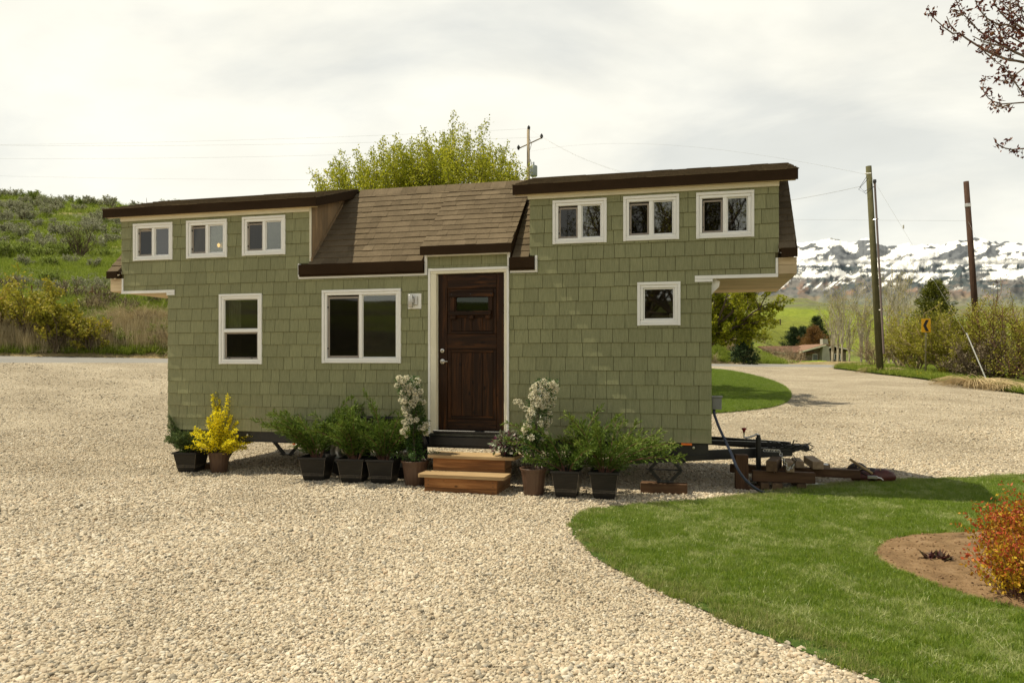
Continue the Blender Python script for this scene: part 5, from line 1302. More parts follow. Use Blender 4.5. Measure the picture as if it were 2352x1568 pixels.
# printed card on the gravel
kx_, ky_ = spot(1881, 9.62); cd = thing('printed_card', 'white card with a red bar and grey print lying by the crib', 'card', (kx_, ky_, .012), -.25)
MB().bbox(-.085, .085, -.055, .055, 0, .006, .001).build('card', WHITE, cd).rotation_euler = (.35, 0, 0)
c_ = MB().box(.0, .075, -.04, -.02, .0062, .0068).build('red_bar', flat('red_print', (.5, .03, .02), .5), cd); c_.rotation_euler = (.35, 0, 0)
c_ = MB().box(.0, .075, .0, .035, .0062, .0068).box(-.07, -.02, -.03, .01, .0062, .0068).build('grey_print', GREY, cd); c_.rotation_euler = (.35, 0, 0)
MB().bbox(-.1, .1, -.05, .05, 0, .006, .001).build('paper_sheet', WHITE).location = (*spot(1884, 10.15), .22)
o = bpy.data.objects['paper_sheet']; o.rotation_euler = (0, .12, -.2); tag(o, 'loose white sheet lying on the long dark beam of the crib', 'paper')
# ================================================================ TREES, SHRUBS, POLES, FAR THINGS
random.seed(31)
SPRING = leafmat('spring_leaf', [(0, (.14, .17, .010)), (.4, (.28, .31, .018)), (.8, (.44, .44, .035)), (1, (.56, .52, .08))], .5, .5)
SAGEL = leafmat('sage_leaf', [(0, (.17, .18, .10)), (.5, (.34, .345, .22)), (1, (.50, .50, .34))], .7, .15)
SAGEG = leafmat('greasewood_leaf', [(0, (.12, .16, .025)), (.5, (.24, .30, .06)), (1, (.38, .43, .12))], .7, .2)
DEADL = leafmat('dead_twig_leaf', [(0, (.13, .10, .065)), (.5, (.24, .19, .125)), (1, (.36, .29, .19))], .8, .1)
OLIVE = leafmat('olive_spring_leaf', [(0, (.14, .15, .014)), (.5, (.28, .27, .025)), (1, (.46, .41, .07))], .6, .35)
WILLOW = leafmat('willow_leaf', [(0, (.16, .17, .015)), (.5, (.32, .30, .03)), (.85, (.48, .38, .06)), (1, (.55, .33, .08))], .6, .35)
CONIF = leafmat('conifer_needles', [(0, (.014, .028, .010)), (.6, (.035, .060, .018)), (1, (.08, .11, .03))], .7, .1)
ORANGE = leafmat('spirea_leaf', [(0, (.20, .05, .012)), (.2, (.34, .12, .015)), (.45, (.42, .22, .015)), (.7, (.52, .36, .02)), (1, (.64, .50, .04))], .55, .35)
ORTIP = leafmat('spirea_tip_leaf', [(0, (.34, .05, .02)), (.6, (.52, .12, .04)), (1, (.56, .26, .05))], .55, .35)
BUD = leafmat('maple_flower_bud', [(0, (.05, .012, .010)), (.5, (.12, .028, .018)), (.8, (.17, .07, .025)), (1, (.26, .22, .05))], .6, .15)
ASPB = flat('aspen_bark', (.40, .365, .27), .85, .1, 0, .2, 4)
DKTW = flat('dark_twig', (.12, .09, .06), .9, .1, 0, .3, 8)
TANTW = flat('tan_twig', (.36, .27, .17), .9, .1, 0, .25, 8)

def woody(seed, h, spread, nmain, up, leaf_n, leaf, lw, lmat, bmat, levels=3, base=0.0, trunk=0.0, tr=.12, kids=5, kidlen=.55, bend_up=.35, shoot=0.0, fill=.35, crown_squash=1.0):
    """shrub or tree: limbs that fork, leaves along the outer shoots. returns (wood mesh, leaf mesh)"""
    r = np.random.RandomState(seed); st = MB(); lv = Leaves(); shoots = []
    def limb(p, d, L_, rad, lev):
        n = 6; P = curve(p, d, L_, n, (0, 0, bend_up), r, .28)
        st.tube(P, np.linspace(rad, rad * .45, n + 1), 5 if rad > .03 else 3, caps=False)
        if lev >= levels: shoots.append((P, L_)); return
        for k in range(kids):
            t = r.uniform(.3, 1.0) if k else 1.0; j = min(int(t * n), n - 1); q = P[j] + (P[j + 1] - P[j]) * (t * n - j); T_ = P[j + 1] - P[j]; T_ /= np.linalg.norm(T_)
            sd = np.cross(T_, r.normal(0, 1, 3)); sd /= np.linalg.norm(sd); sp = r.uniform(.35, .95); limb(q, T_ + sd * sp, L_ * kidlen * r.uniform(.7, 1.25), rad * .5, lev + 1)
    if trunk > 0: st.tube(curve((0, 0, -.1), (0, 0, 1), trunk + .1, 4, (0, 0, 0), r, .08), np.linspace(tr, tr * .8, 5), 8)
    for i in range(nmain):
        a = 6.283 * (i + r.uniform(-.3, .3)) / nmain; sp = spread * r.uniform(.3, 1.1)
        limb((0.03 * math.cos(a), .03 * math.sin(a), trunk - .02), (math.cos(a) * sp, math.sin(a) * sp, up), h * .5 * r.uniform(.8, 1.15), (tr * .55 if trunk else tr), 1)
    per = max(1, leaf_n // max(1, len(shoots)))
    for P, L_ in shoots:
        t = r.uniform(.05, 1.0, per); k = np.minimum((t * 6).astype(int), 5); q = P[k] + (P[k + 1] - P[k]) * (t * 6 - k)[:, None]
        T_ = (P[k + 1] - P[k]); T_ /= np.linalg.norm(T_, axis=1, keepdims=True); w_ = fill * L_ * (.12 + .3 * (1 - t))[:, None]
        clump = r.normal(0, .12); lv.add(q + r.normal(0, 1, (per, 3)) * w_, T_ * .6 + r.normal(0, .8, (per, 3)), leaf, lw, r, 0, np.clip(.5 + clump + r.normal(0, .22, per), 0, 1), .2)
    if leaf_n == 0: return st, None
    return st, lv.mesh('crown', lmat)
def plant(name, label, cat, loc, wood, crown, bmat, rz=0, group=None, scale=None, wname='trunk'):
    o = thing(name, label, cat, loc, rz, group); wood.build(wname, bmat, o)
    if crown is not None: link(bpy.data.objects.new('crown', crown), o)
    if scale is not None: o.scale = scale
    return o

# --- the two leafing trees behind the house
def at(px, w, dz=0.0):
    x, y = spot(px, w); return (x, y, H1(x, y) + dz)
def dome_tree(seed, lobes, nsh, leaves, leaf=.085, lw=.05):
    """broad crown of many upright shoots; lobes = (x offset, y offset, centre z, rx, rz)"""
    r = np.random.RandomState(seed); st = MB(); lv = Leaves(); st.tube(curve((0, 0, -.1), (0, 0, 1), 1.3, 4, (0, 0, 0), r, .08), [.20, .18, .17, .16, .15], 8)
    for li, (ox_, oy_, cz, rx_, rz_2) in enumerate(lobes):
        hub = []
        for k in range(9):
            a = 6.283 * k / 9 + r.uniform(-.2, .2); e = np.array([ox_ + math.cos(a) * rx_ * .45, oy_ + math.sin(a) * rx_ * .4, cz - rz_2 * .25 + r.uniform(-.3, .8)]); s0 = np.array([0, 0, 1.15]); mid_ = (s0 + e) / 2 + np.array([ox_, oy_, 0]) * .1 + [0, 0, -.2]
            st.tube([tuple(s0), tuple(mid_), tuple(e)], [.09, .065, .04], 5, caps=False); hub.append(e)
        hub = np.array(hub)
        for k in range(nsh):
            d = r.normal(0, 1, 3); d /= np.linalg.norm(d); q = r.uniform(.35, 1) ** .5; b = np.array([ox_ + d[0] * rx_ * q, oy_ + d[1] * rx_ * .85 * q, cz + d[2] * rz_2 * q])
            h_ = hub[np.argmin(np.linalg.norm(hub - b, axis=1))]; st.tube([tuple(h_), tuple((h_ + b) / 2 + r.normal(0, .12, 3)), tuple(b)], [.022, .015, .009], 3, caps=False)
            out = np.array([d[0] * .55, d[1] * .55, 1.0]); L_ = r.uniform(.6, 1.15); P = curve(b, out, L_, 6, (0, 0, .35), r, .12); st.tube(P, np.linspace(.009, .003, 7), 3, caps=False)
            m = leaves; t = r.uniform(0, 1, m); kk_ = np.minimum((t * 6).astype(int), 5); p = P[kk_] + (P[kk_ + 1] - P[kk_]) * (t * 6 - kk_)[:, None] + r.normal(0, 1, (m, 3)) * (.05 + .12 * (1 - t))[:, None]
            lv.add(p, r.normal(0, .8, (m, 3)) + [0, 0, .4], leaf, lw, r, 0, np.clip(.5 + r.normal(0, .12) + r.normal(0, .2, m), 0, 1), .2)
    return st, lv.mesh('crown', SPRING)
st, cr = dome_tree(101, [(.55 * math.cos(YAW), .55 * math.sin(YAW), 4.85, 2.5, 2.8), (-1.8 * math.cos(YAW), -1.8 * math.sin(YAW), 4.5, 2.5, 2.4)], 720, 125, .08, .045)
plant('leafing_tree', 'yellow-green spring tree rising behind the roof, left of the transformer pole', 'tree', at(1010, 24), st, cr, BARK)
st, cr = woody(102, 3.7, .95, 16, .7, 90000, .08, .055, SPRING, BARK, 4, trunk=.9, tr=.16, kids=5, kidlen=.52, bend_up=.12, fill=.5)
plant('leafing_tree', 'yellow-green spring tree on the lawn island, seen under the right loft overhang', 'tree', at(1580, 24), st, cr, BARK)

# --- sagebrush and bushes over the left hill
kinds = []
for k in range(4): kinds.append(woody(200 + k, 1.25, .9, 9, .8, 1300, .10, .05, SAGEL, DKTW, 2, tr=.03, kids=5, kidlen=.6, fill=.5))
kg = [woody(210 + k, 1.3, .9, 9, .8, 1400, .11, .06, SAGEG, DKTW, 2, tr=.03, kids=5, kidlen=.6, fill=.5) for k in range(2)]
kd = [woody(220 + k, 1.1, 1.0, 11, .7, 500, .10, .025, DEADL, DKTW, 2, tr=.025, kids=5, kidlen=.6, fill=.5) for k in range(2)]
def proto(name, label, cat, grp, kk):
    out = []
    for st, cr in kk:
        o = thing(name, label, cat, (0, 0, 0), 0, grp); st.build('stems', DKTW, o); link(bpy.data.objects.new('crown', cr), o); out.append([o, False])
    return out
r = np.random.RandomState(77)
def strew(protos, spots, smin, smax, labels):
    for i, (px, w) in enumerate(spots):
        pr = protos[r.randint(len(protos))]; s = r.uniform(smin, smax); x, y = spot(px, w); loc = (x, y, H1(x, y) - .08); lab = labels
        if callable(labels): lab = labels(i, px, w, s)
        if not pr[1]: o = pr[0]; o.location = loc; o.rotation_euler = (0, 0, r.uniform(0, 6)); o.scale = (s, s, s * r.uniform(.8, 1.1)); pr[1] = True; o['label'] = lab
        else: dup(pr[0], loc, r.uniform(0, 6), lab, (s, s, s * r.uniform(.8, 1.15)))
def clean(protos):
    for o, u in protos:
        if not u:
            for c in list(o.children): bpy.data.objects.remove(c)
            bpy.data.objects.remove(o)
crest = [(px + r.uniform(-8, 8), r.uniform(97, 106)) for px in list(range(-180, 330, 17)) + list(range(330, 640, 30))]
P1 = proto('sagebrush', 'grey-green sagebrush on the crest of the left hill against the sky', 'shrub', 'sagebrush along the hill crest', kinds + kg[:1])
ORD = ['leftmost', 'second', 'third', 'fourth', 'fifth', 'sixth', 'seventh', 'eighth', 'ninth', 'tenth', 'eleventh', 'twelfth', 'thirteenth', 'fourteenth', 'fifteenth', 'sixteenth', 'seventeenth', 'eighteenth', 'nineteenth', 'twentieth']
def lab_crest(i, px, w, s):
    n = ORD[min(i, 19)] if i < 20 else 'far ' + ORD[(i - 20) % 20]
    return f"{'tall' if s > 1.4 else 'low'} grey-green sagebrush on the hill crest, {n} along the skyline from the left"
strew(P1, crest, .9, 1.8, lab_crest); clean(P1)
mids = [(r.uniform(-190, 480), 66 + 30 * r.uniform() ** .8) for _ in range(128)]
P2 = proto('sagebrush', 'grey-green sagebrush on the slope between meadow and crest', 'shrub', 'sagebrush on the upper slope', kinds)
def lab_mid(i, px, w, s):
    a = 'just above the meadow' if w < 74 else ('halfway up the slope' if w < 86 else 'high up just below the crest'); b = 'near the left picture edge' if px < 80 else ('in the middle of the hillside' if px < 200 else 'close to or behind the left dormer')
    return f"{'big' if s > 1.4 else ('medium' if s > 1.1 else 'small')} grey-green sagebrush {a}, {b}"
strew(P2, mids, .8, 1.7, lab_mid); clean(P2)
P3 = proto('green_bush', 'fresh green bush low on the upper slope above the meadow', 'shrub', 'green bushes at the foot of the upper slope', kg); strew(P3, [(60, 63), (95, 62), (125, 64), (150, 63), (190, 65), (30, 64), (5, 63), (240, 64), (20, 72), (270, 80)], 0.9, 1.6, lambda i, px, w, s: f"{'big' if s > 1.3 else 'small'} fresh green bush above the meadow, {ORD[sorted([60, 95, 125, 150, 190, 30, 5, 240, 20, 270]).index(px)]} from the left"); clean(P3)
P4 = proto('dead_brush', 'brown leafless brush on the straw bank above the road', 'shrub', 'dead brush on the roadside bank', kd); strew(P4, [(330, 38), (355, 37), (372, 40), (300, 39), (240, 40), (215, 39), (160, 41), (385, 36), (310, 36.5), (20, 44), (45, 43), (90, 43), (280, 43), (340, 42)], .8, 1.5, lambda i, px, w, s: f"brown leafless brush on the straw bank above the road, {ORD[sorted([330, 355, 372, 300, 240, 215, 160, 385, 310, 20, 45, 90, 280, 340]).index(px)]} from the left"); clean(P4)
P5 = proto('meadow_shrub', 'small grey-green shrub dotted over the green meadow', 'shrub', 'small shrubs over the meadow', kinds[:2] + kg[1:])
def lab_mead(i, px, w, s): return f"{'larger' if s > .75 else 'tiny'} {'grey' if px % 2 < 1 else 'grey-green'} shrub {'low' if w < 48 else ('halfway up' if w < 55 else 'high')} on the meadow, {'near the left edge' if px < 90 else ('in its middle' if px < 200 else 'by the loft overhang')}"
strew(P5, [(r.uniform(-120, 300), r.uniform(41, 61)) for _ in range(34)], .45, 1.05, lab_mead); clean(P5)
P6 = proto('olive_bush', 'olive-yellow bush at the foot of the straw bank', 'shrub', 'olive bushes on the straw bank', kg)
strew(P6, [(262, 36), (290, 35.6), (325, 36.2), (352, 35.8), (378, 36.6), (238, 37), (300, 38.5), (345, 40)], .55, 1.0, lambda i, px, w, s: f"olive green bush on the straw bank left of the house, {ORD[sorted([262, 290, 325, 352, 378, 238, 300, 345]).index(px)]} from the left"); clean(P6)
st, cr = woody(230, 3.4, .75, 14, 1.0, 1500, .10, .06, SAGEG, DKTW, 3, tr=.06, kids=4, kidlen=.55, fill=.4)
plant('vase_shaped_bush', 'tall vase shaped bush with bare dark stems in the middle of the left hillside', 'bush', at(183, 62), st, cr, DKTW)
for i, (px, w, h, sd) in enumerate(((60, 34.5, 3.4, 240), (130, 34, 2.9, 241), (-10, 35, 3.2, 242), (205, 34.5, 2.0, 243))):
    st, cr = woody(sd, h, .8, 10, 1.0, 3800 if h > 2.5 else 1800, .13, .09, WILLOW, DKTW, 3, tr=.035, kids=4, kidlen=.55, fill=.55)
    plant('willow_shrub', ['yellow-green willow shrub by the road under the left hill, tallest of the row', 'yellow-green willow shrub in the middle of the roadside row', 'yellow-green willow shrub at the left picture edge by the road', 'sparse low willow shrub at the right end of the roadside row'][i], 'shrub', at(px, w), st, cr, DKTW, group='willow shrubs by the road')
# dry reed stalks along the road's far side
reed = [src('reed', tuft_mesh(30, .35, 1.0, .018, .18, DRYG, 300 + k)) for k in range(4)]
px = r.uniform(-60, 400, 620); w = np.interp(px, [-60, 0, 387], [33, 33.4, 35.6]) + r.uniform(0, 1.6, 620); x, y = polar_to_world(px, w)
grass_on('dry_reeds', x, y, reed, .5, 1.15, 'tan dry reed stalks standing along the far edge of the road', -.05, .08)
# fence corner posts on the meadow
RUST = flat('rusty_steel', (.17, .075, .035), .8, .2, 0, .3, 20)
fx, fy = spot(212, 41); fz = H1(fx, fy); fp = thing('fence_corner_post', 'rusty fence corner post with two slanting braces on the green meadow', 'fence post', (fx, fy, fz - .1))
top = EYE + (YHP - 658) / FPX * 41 - fz + .1
fp['group'] = 'rusty fence posts'; MB().tube([(0, 0, 0), (0, 0, top)], .035, 8).build('post', RUST, fp)
for s_ in (-1, 1): MB().tube([(0, 0, top * .72), (s_ * .98 * math.cos(YAW), s_ * .98 * math.sin(YAW), .1)], .03, 6).build('brace', RUST, fp)
for px, w, yt in ((73, 41, 655), ):
    x, y = spot(px, w); z_ = H1(x, y); o = MB().tube([(0, 0, -.1), (0, 0, EYE + (YHP - yt) / FPX * w - z_)], .035, 8).build('fence_post', RUST); o.location = (x, y, z_); tag(o, 'single rusty fence post at the left of the meadow', 'fence post', 'rusty fence posts')
x, y = spot(340, 99); o = MB().tube([(0, 0, -.2), (-.1, 0, 1.0), (-.25, 0, 2.6)], [.06, .05, .02], 6).build('dead_branch', DKTW); o.location = (x, y, H1(x, y)); tag(o, 'lone leaning dead branch on the hill crest beside the left roof', 'branch')

# --- unseen trees added behind the camera to darken the dormer window reflections
for i, (x_, y_) in enumerate(((.3, -24), (-3.6, -27))):
    st, cr = woody(500 + i, 10.5, .8, 12, 1.0, 9000, .12, .07, OLIVE, BARK, 4, trunk=1.6, tr=.25, kids=4, kidlen=.56, bend_up=.3, fill=.5)
    plant('yard_tree', ['broad half bare tree mirrored dark in the rightmost dormer window', 'half bare tree mirrored in the left window of the right dormer'][i], 'tree', (x_, y_, H1(x_, y_)), st, cr, BARK)

# --- right side: verge shrubs
def rshrub(name, label, px, w, **k):
    mats = k.pop('mats'); st, cr = woody(**k, lmat=mats[0], bmat=mats[1]); return plant(name, label, 'shrub', at(px, w, -.05), st, cr, mats[1], group='tangled shrubs along the verge')
rshrub('verge_shrub', 'big olive green shrub below the leaning dark pole, around the chevron sign', 2185, 34, seed=301, h=4.0, spread=.9, nmain=16, up=.95, leaf_n=16000, leaf=.085, lw=.055, levels=3, tr=.045, kids=5, kidlen=.58, fill=.5, mats=(OLIVE, TANTW))
rshrub('verge_shrub', 'rounded olive shrub left of the chevron sign', 2105, 36.5, seed=302, h=2.9, spread=.9, nmain=13, up=.85, leaf_n=10000, leaf=.085, lw=.055, levels=3, tr=.04, kids=5, kidlen=.55, fill=.5, mats=(OLIVE, TANTW))
rshrub('verge_shrub', 'dense twiggy brown-green thicket at the right picture edge', 2310, 32, seed=303, h=4.3, spread=1.0, nmain=18, up=.85, leaf_n=11000, leaf=.08, lw=.045, levels=3, tr=.05, kids=5, kidlen=.6, fill=.6, mats=(OLIVE, REDB))
rshrub('verge_shrub', 'dark leafless thicket under the guy wire guard', 2260, 31, seed=304, h=2.6, spread=1.1, nmain=18, up=.7, leaf_n=2500, leaf=.08, lw=.04, levels=3, tr=.035, kids=5, kidlen=.6, fill=.5, mats=(DEADL, DKTW))
rshrub('verge_shrub', 'leafy thicket running out of the picture on the right', 2430, 29, seed=305, h=4.2, spread=1.0, nmain=16, up=.85, leaf_n=11000, leaf=.085, lw=.05, levels=3, tr=.05, kids=5, kidlen=.6, fill=.6, mats=(OLIVE, REDB))
rshrub('verge_shrub', 'low olive shrub between the chevron sign and the thicket', 2225, 32.5, seed=306, h=2.3, spread=1.0, nmain=12, up=.75, leaf_n=8500, leaf=.08, lw=.05, levels=3, tr=.035, kids=5, kidlen=.55, fill=.5, mats=(OLIVE, DKTW))
rshrub('verge_shrub', 'thin straw and green shrub at the foot of the conduit pole', 2010, 38, seed=307, h=2.2, spread=.9, nmain=14, up=.9, leaf_n=1600, leaf=.09, lw=.03, levels=3, tr=.025, kids=5, kidlen=.6, fill=.4, mats=(DEADL, TANTW))
rshrub('verge_shrub', 'sparse pale yellow shrub behind the conduit pole', 2068, 40, seed=308, h=3.6, spread=.6, nmain=12, up=1.1, leaf_n=2500, leaf=.09, lw=.045, levels=3, tr=.035, kids=4, kidlen=.55, fill=.5, mats=(OLIVE, TANTW))
# arching straw grass clumps
STRAWM = flat('bleached_straw', (.50, .39, .22), .85, .1, 0, .3, 5)
def straw(px, w, h, n, label, seed):
    rr = np.random.RandomState(seed); st = MB()
    for i in range(n):
        a = rr.uniform(0, 6.283); P = curve((rr.normal(0, .12), rr.normal(0, .12), 0), (math.cos(a) * .6, math.sin(a) * .6, 1), h * rr.uniform(.7, 1.3), 8, (math.cos(a) * 1.6, math.sin(a) * 1.2, -1.5), rr, .15); st.tube(P, np.linspace(.009, .004, 9), 3, caps=False)
    o = st.build('straw_clump', STRAWM); o.location = at(px, w, -.02); tag(o, label, 'dry grass clump', 'arching straw clumps on the verge')
straw(2235, 27.8, 1.4, 300, 'arching tan straw clump at the foot of the guy wire guard', 1); straw(2290, 27.0, 1.1, 240, 'low tan straw clump right of the guy wire guard', 2); straw(1968, 39.5, 1.1, 160, 'upright tan straw clump left of the conduit pole', 3); straw(2028, 34.6, 1.0, 160, 'tan straw clump right at the foot of the conduit pole', 4); straw(2330, 26.4, 1.1, 200, 'tan straw clump at the right picture edge', 5)
# dandelions
DAN = flat('dandelion_yellow', (.85, .6, .01), .6); r = np.random.RandomState(12); mb = MB()
for i in range(26):
    x, y = hit(r.uniform(2100, 2150), r.uniform(860, 869)); mb.lathe([(0, .03), (.035, .02), (.03, 0)], 7, (x, y, H1(x, y) + .14 + r.uniform(0, .06)))
o = mb.build('dandelions', DAN); o['kind'] = 'stuff'; o['label'] = 'yellow dandelions in the verge grass'
# aspens
for i, (px, w, h) in enumerate(((1912, 58, 4.6), (1924, 60, 5.6), (1934, 56, 5.2), (1950, 60, 4.4), (2042, 58, 6.8), (2052, 60, 8.2), (2064, 60, 7.0), (1978, 56, 5.4), (2075, 57, 5.2), (1990, 60, 5.0))):
    st, cr = woody(400 + i, h, .28, 7, 1.3, 500, .10, .05, WILLOW, ASPB, 3, trunk=h * .25, tr=.07, kids=4, kidlen=.5, bend_up=.8, fill=.5)
    st.tube(curve((0, 0, 0), (0, 0, 1), h, 6, (0, 0, .2), np.random.RandomState(i), .06), np.linspace(.08, .02, 7), 6)
    plant('bare_aspen', ['leftmost thin pale aspen, beside the ranch chimney', 'tall pale aspen second from the ranch house', 'pale aspen third from the ranch house', 'short pale aspen in front of the ranch wing', 'pale aspen just right of the conduit pole', 'tallest pale aspen right of the conduit pole', 'pale aspen behind the tallest one', 'pale aspen just left of the wooden pole', 'rightmost low pale aspen', 'pale aspen hidden behind the wooden pole'][i], 'tree', at(px, w, -.1), st, cr, ASPB, group='pale bare aspens')
def conifer(px, w, h, rad, label, seed, mat=CONIF, name='conifer'):
    rr = np.random.RandomState(seed); lv = Leaves(); nb = int(150 * h / 5)
    for k in range(nb):
        zf = rr.uniform(.03, .98) ** .9; L_ = rad * (1 - zf) ** .75 * rr.uniform(.55, 1.2) + .15; a = rr.uniform(0, 6.283); m = int(22 + 60 * L_)
        t = rr.uniform(.15, 1, m); rise = L_ * rr.uniform(.0, .5); q = np.column_stack([np.cos(a) * t * L_, np.sin(a) * t * L_, zf * h + rise * t ** 1.5])
        q += rr.normal(0, 1, (m, 3)) * (.10 + .16 * L_ * (1 - t))[:, None]; lv.add(q, np.array([math.cos(a), math.sin(a), .5]) + rr.normal(0, .55, (m, 3)), .20, .07, rr, 0, np.clip(.35 + .3 * t + rr.normal(0, .2, m), 0, 1), .1)
    st = MB().tube([(0, 0, -.2), (0, 0, h * .9)], [rad * .07, .02], 6)
    return plant(name, label, 'tree', at(px, w), st, lv.mesh('crown', mat), BARK)
conifer(1876, 98, 5.6, 2.4, 'dark conifer behind the ranch house chimney', 1); conifer(1823, 96, 3.8, 1.9, 'dark round juniper tree left of the conifer', 2); conifer(1843, 100, 4.4, 1.7, 'narrow dark conifer between the two rounder ones', 6)
conifer(1868, 90, 3.6, 2.3, 'rust brown bushy tree in front of the dark conifer', 3, leafmat('rusty_leaf', [(0, (.12, .06, .02)), (1, (.28, .16, .05))]), 'rusty_tree'); conifer(1708, 47, 1.7, .75, 'small dark juniper on the straw slope right of the house', 4)
conifer(2146, 50, 5.9, 2.2, 'dark green juniper tree behind the chevron sign', 5, leafmat('juniper_tree_leaf', [(0, (.05, .065, .008)), (.6, (.15, .165, .022)), (1, (.28, .27, .05))]), 'juniper_tree')
for i, (px, w, h) in enumerate(((1785, 62, 1.8), (1805, 60, 1.9), (1820, 58, 1.7), (1762, 57, 1.2), (1835, 60, 1.3))):
    st, cr = woody(450 + i, h, 1.0, 10, .8, 700, .09, .03, DEADL, TANTW, 2, tr=.025, kids=5, kidlen=.6, fill=.5); plant('grey_brush', ['grey leafless brush left of the ranch house', 'grey leafless brush in front of the ranch roof', 'grey leafless brush before the ranch window', 'low brown brush on the straw slope', 'low brush at the foot of the ranch chimney'][i], 'shrub', at(px, w, -.05), st, cr, TANTW)
st, cr = woody(460, 2.8, .8, 10, 1.0, 2600, .12, .06, SPRING, TANTW, 3, tr=.03, kids=4, fill=.5); plant('pale_yellow_shrub', 'pale yellow shrub on the green field below the fence panels', 'shrub', at(1755, 120), st, cr, TANTW)
# far timber fence panels on the field
for px, w in ((1772, 190), (1785, 190)):
    o = thing('corral_panel', 'small dark corral panel on the far green field, ' + ('left one' if px < 1780 else 'right one'), 'fence', at(px, w), YAW)
    for dx in (-.8, .8): MB().box(dx - .12, dx + .12, -.1, .1, 0, 1.5).build('post', DKTW, o)
    MB().box(-.8, .8, -.06, .06, 1.1, 1.3).build('rail', DKTW, o)

# --- utility poles
POLEG = woodmat('green_weathered_pole', (.055, .055, .024), (.095, .09, .04), (.15, .135, .065), 2, 1.2, .9, False, .4, False); POLER = woodmat('brown_weathered_pole', (.035, .018, .011), (.062, .033, .02), (.11, .062, .038), 2, 1.2, .9, False, .4, False)
POLET = woodmat('tan_pole', (.22, .17, .11), (.32, .26, .17), (.42, .35, .24), 2, 1.2, .9, False, .3, False)
WIRE = flat('wire_grey', (.30, .30, .28), .6, .3); COND = flat('conduit_paint', (.17, .13, .12), .55, .3)
def sky(px, py, w):
    x, y = polar_to_world(px, w); return Vector((float(x), float(y), EYE + (YHP - py) / FPX * w))
def seg_thing(name, label, cat, base_px, base_w, top_px, top_y, top_w, r0, r1, mat, group='utility poles'):
    b = Vector(at(base_px, base_w, -.3)); t = sky(top_px, top_y, top_w); o = thing(name, label, cat, tuple(b), 0, group); MB().tube([(0, 0, 0), tuple((t - b) * .5), tuple(t - b)], [r0, (r0 + r1) / 2, r1], 16).build('pole', mat, o, True); return o, b, t
p1, b1, t1 = seg_thing('utility_pole', 'tall green-brown wooden pole with a conduit beside it, right of the house', 'utility pole', 2023, 34, 1995, 382, 34, .155, .125, POLEG)
cq = [tuple(sky(2030, 812, 33.7) - b1), tuple(sky(2021, 640, 33.7) - b1), tuple(sky(2009, 418, 33.7) - b1)]; MB().tube(cq, .045, 10).build('conduit', COND, p1)
MB().lathe([(0, .12), (.07, .10), (.08, 0), (.05, -.08)], 10, cq[-1]).build('weatherhead', BLACK, p1)
for y_ in (505, 712): mb = MB(); mb.tube([tuple(sky(1998 + (y_ - 382) * .0635, y_, 33.85) - b1), tuple(sky(2013 + (y_ - 418) * .055, y_ - 2, 33.68) - b1)], .02, 6); mb.build('bracket', STEEL, p1)
mb = MB()
for k in range(2):
    P = [sky(1991 + 4 * k, 405 + 4 * k, 33.8), sky(1975 - 3 * k, 430 + 5 * k, 33.7), sky(1985 + 4 * k, 440 + 5 * k, 33.7), sky(2008, 428, 33.68)]
    mb.tube([tuple(q - b1) for q in P], .012, 4)
mb.build('drip_loop', BLACK, p1); MB().tube([tuple(sky(1986, 399, 33.9) - b1), tuple(sky(2001, 398, 33.8) - b1)], .03, 6).build('clamp', WHITE, p1)
p2, b2, t2 = seg_thing('utility_pole', 'leaning dark brown pole rising from the shrubs at the far right', 'utility pole', 2252, 38, 2219, 417, 38, .165, .125, POLER)
MB().lathe([(.14, 0), (.145, .02), (.145, .16), (.14, .18)], 16, tuple(sky(2223, 476, 38) - b2)).build('metal_band', STEEL, p2)
p3, b3, t3 = seg_thing('utility_pole', 'distant tan pole with crossarm and grey transformer above the roof ridge', 'utility pole', 1214, 62, 1213.5, 298, 62, .17, .12, POLET)
def rel(px, py, w=62): return tuple(sky(px, py, w) - b3)
MB().tube([rel(1190, 342), rel(1246, 316)], .05, 6).build('crossarm', POLET, p3)
for q in ((1214.5, 292), (1244, 311), (1191, 337)): MB().lathe([(0, .22), (.05, .20), (.05, .14), (.12, .10), (.12, .0), (.14, -.02), (.06, -.2), (0, -.2)], 10, rel(q[0], q[1] + 2)).build('insulator', BLACK, p3)
MB().lathe([(0, .75), (.05, .75), (.06, .5), (.28, .42), (.30, .38), (.30, -.38), (.26, -.45), (0, -.45)], 18, rel(1226, 393)).build('transformer', flat('transformer_grey', (.30, .34, .32), .5, .4), p3, True)
mb = MB(); mb.tube([rel(1213, 312), rel(1221, 330), rel(1215, 352)], .02, 4); mb.tube([rel(1218, 366), rel(1222, 380), rel(1224, 386)], .03, 5); mb.build('jumper_wire', WIRE, p3)
def wire(label, A, B, sag, rad=.010, name='overhead_wire', grp='overhead wires', n=24):
    A = Vector(A); B = Vector(B); P = [A.lerp(B, t) - Vector((0, 0, sag * 4 * t * (1 - t))) for t in np.linspace(0, 1, n)]
    o = MB().tube([tuple(q - A) for q in P], rad * .30, 4).build(name, WIRE); o.location = A; tag(o, label, 'wire', grp)
wire('uppermost thin wire running left from the transformer pole', sky(1214, 296, 62), sky(-60, 333, 66), .25, .018)
wire('second thin wire from the crossarm to the left edge of the sky', sky(1244, 315, 62), sky(-60, 333.5, 64), .3, .018)
wire('third thin wire running left below the crossarm', sky(1191, 341, 62), sky(-60, 364, 64), .3, .018)
wire('lowest faint wire above the left roof', sky(1213, 411, 62), sky(-60, 403, 60), .2, .014)
wire('cable crossing the left hillside at roof height', sky(-60, 501, 40), sky(1213, 540, 62), .1, .016)
wire('thin wire sloping down right from the pole top', sky(1215, 296, 62), sky(1480, 410, 50), .5, .016)
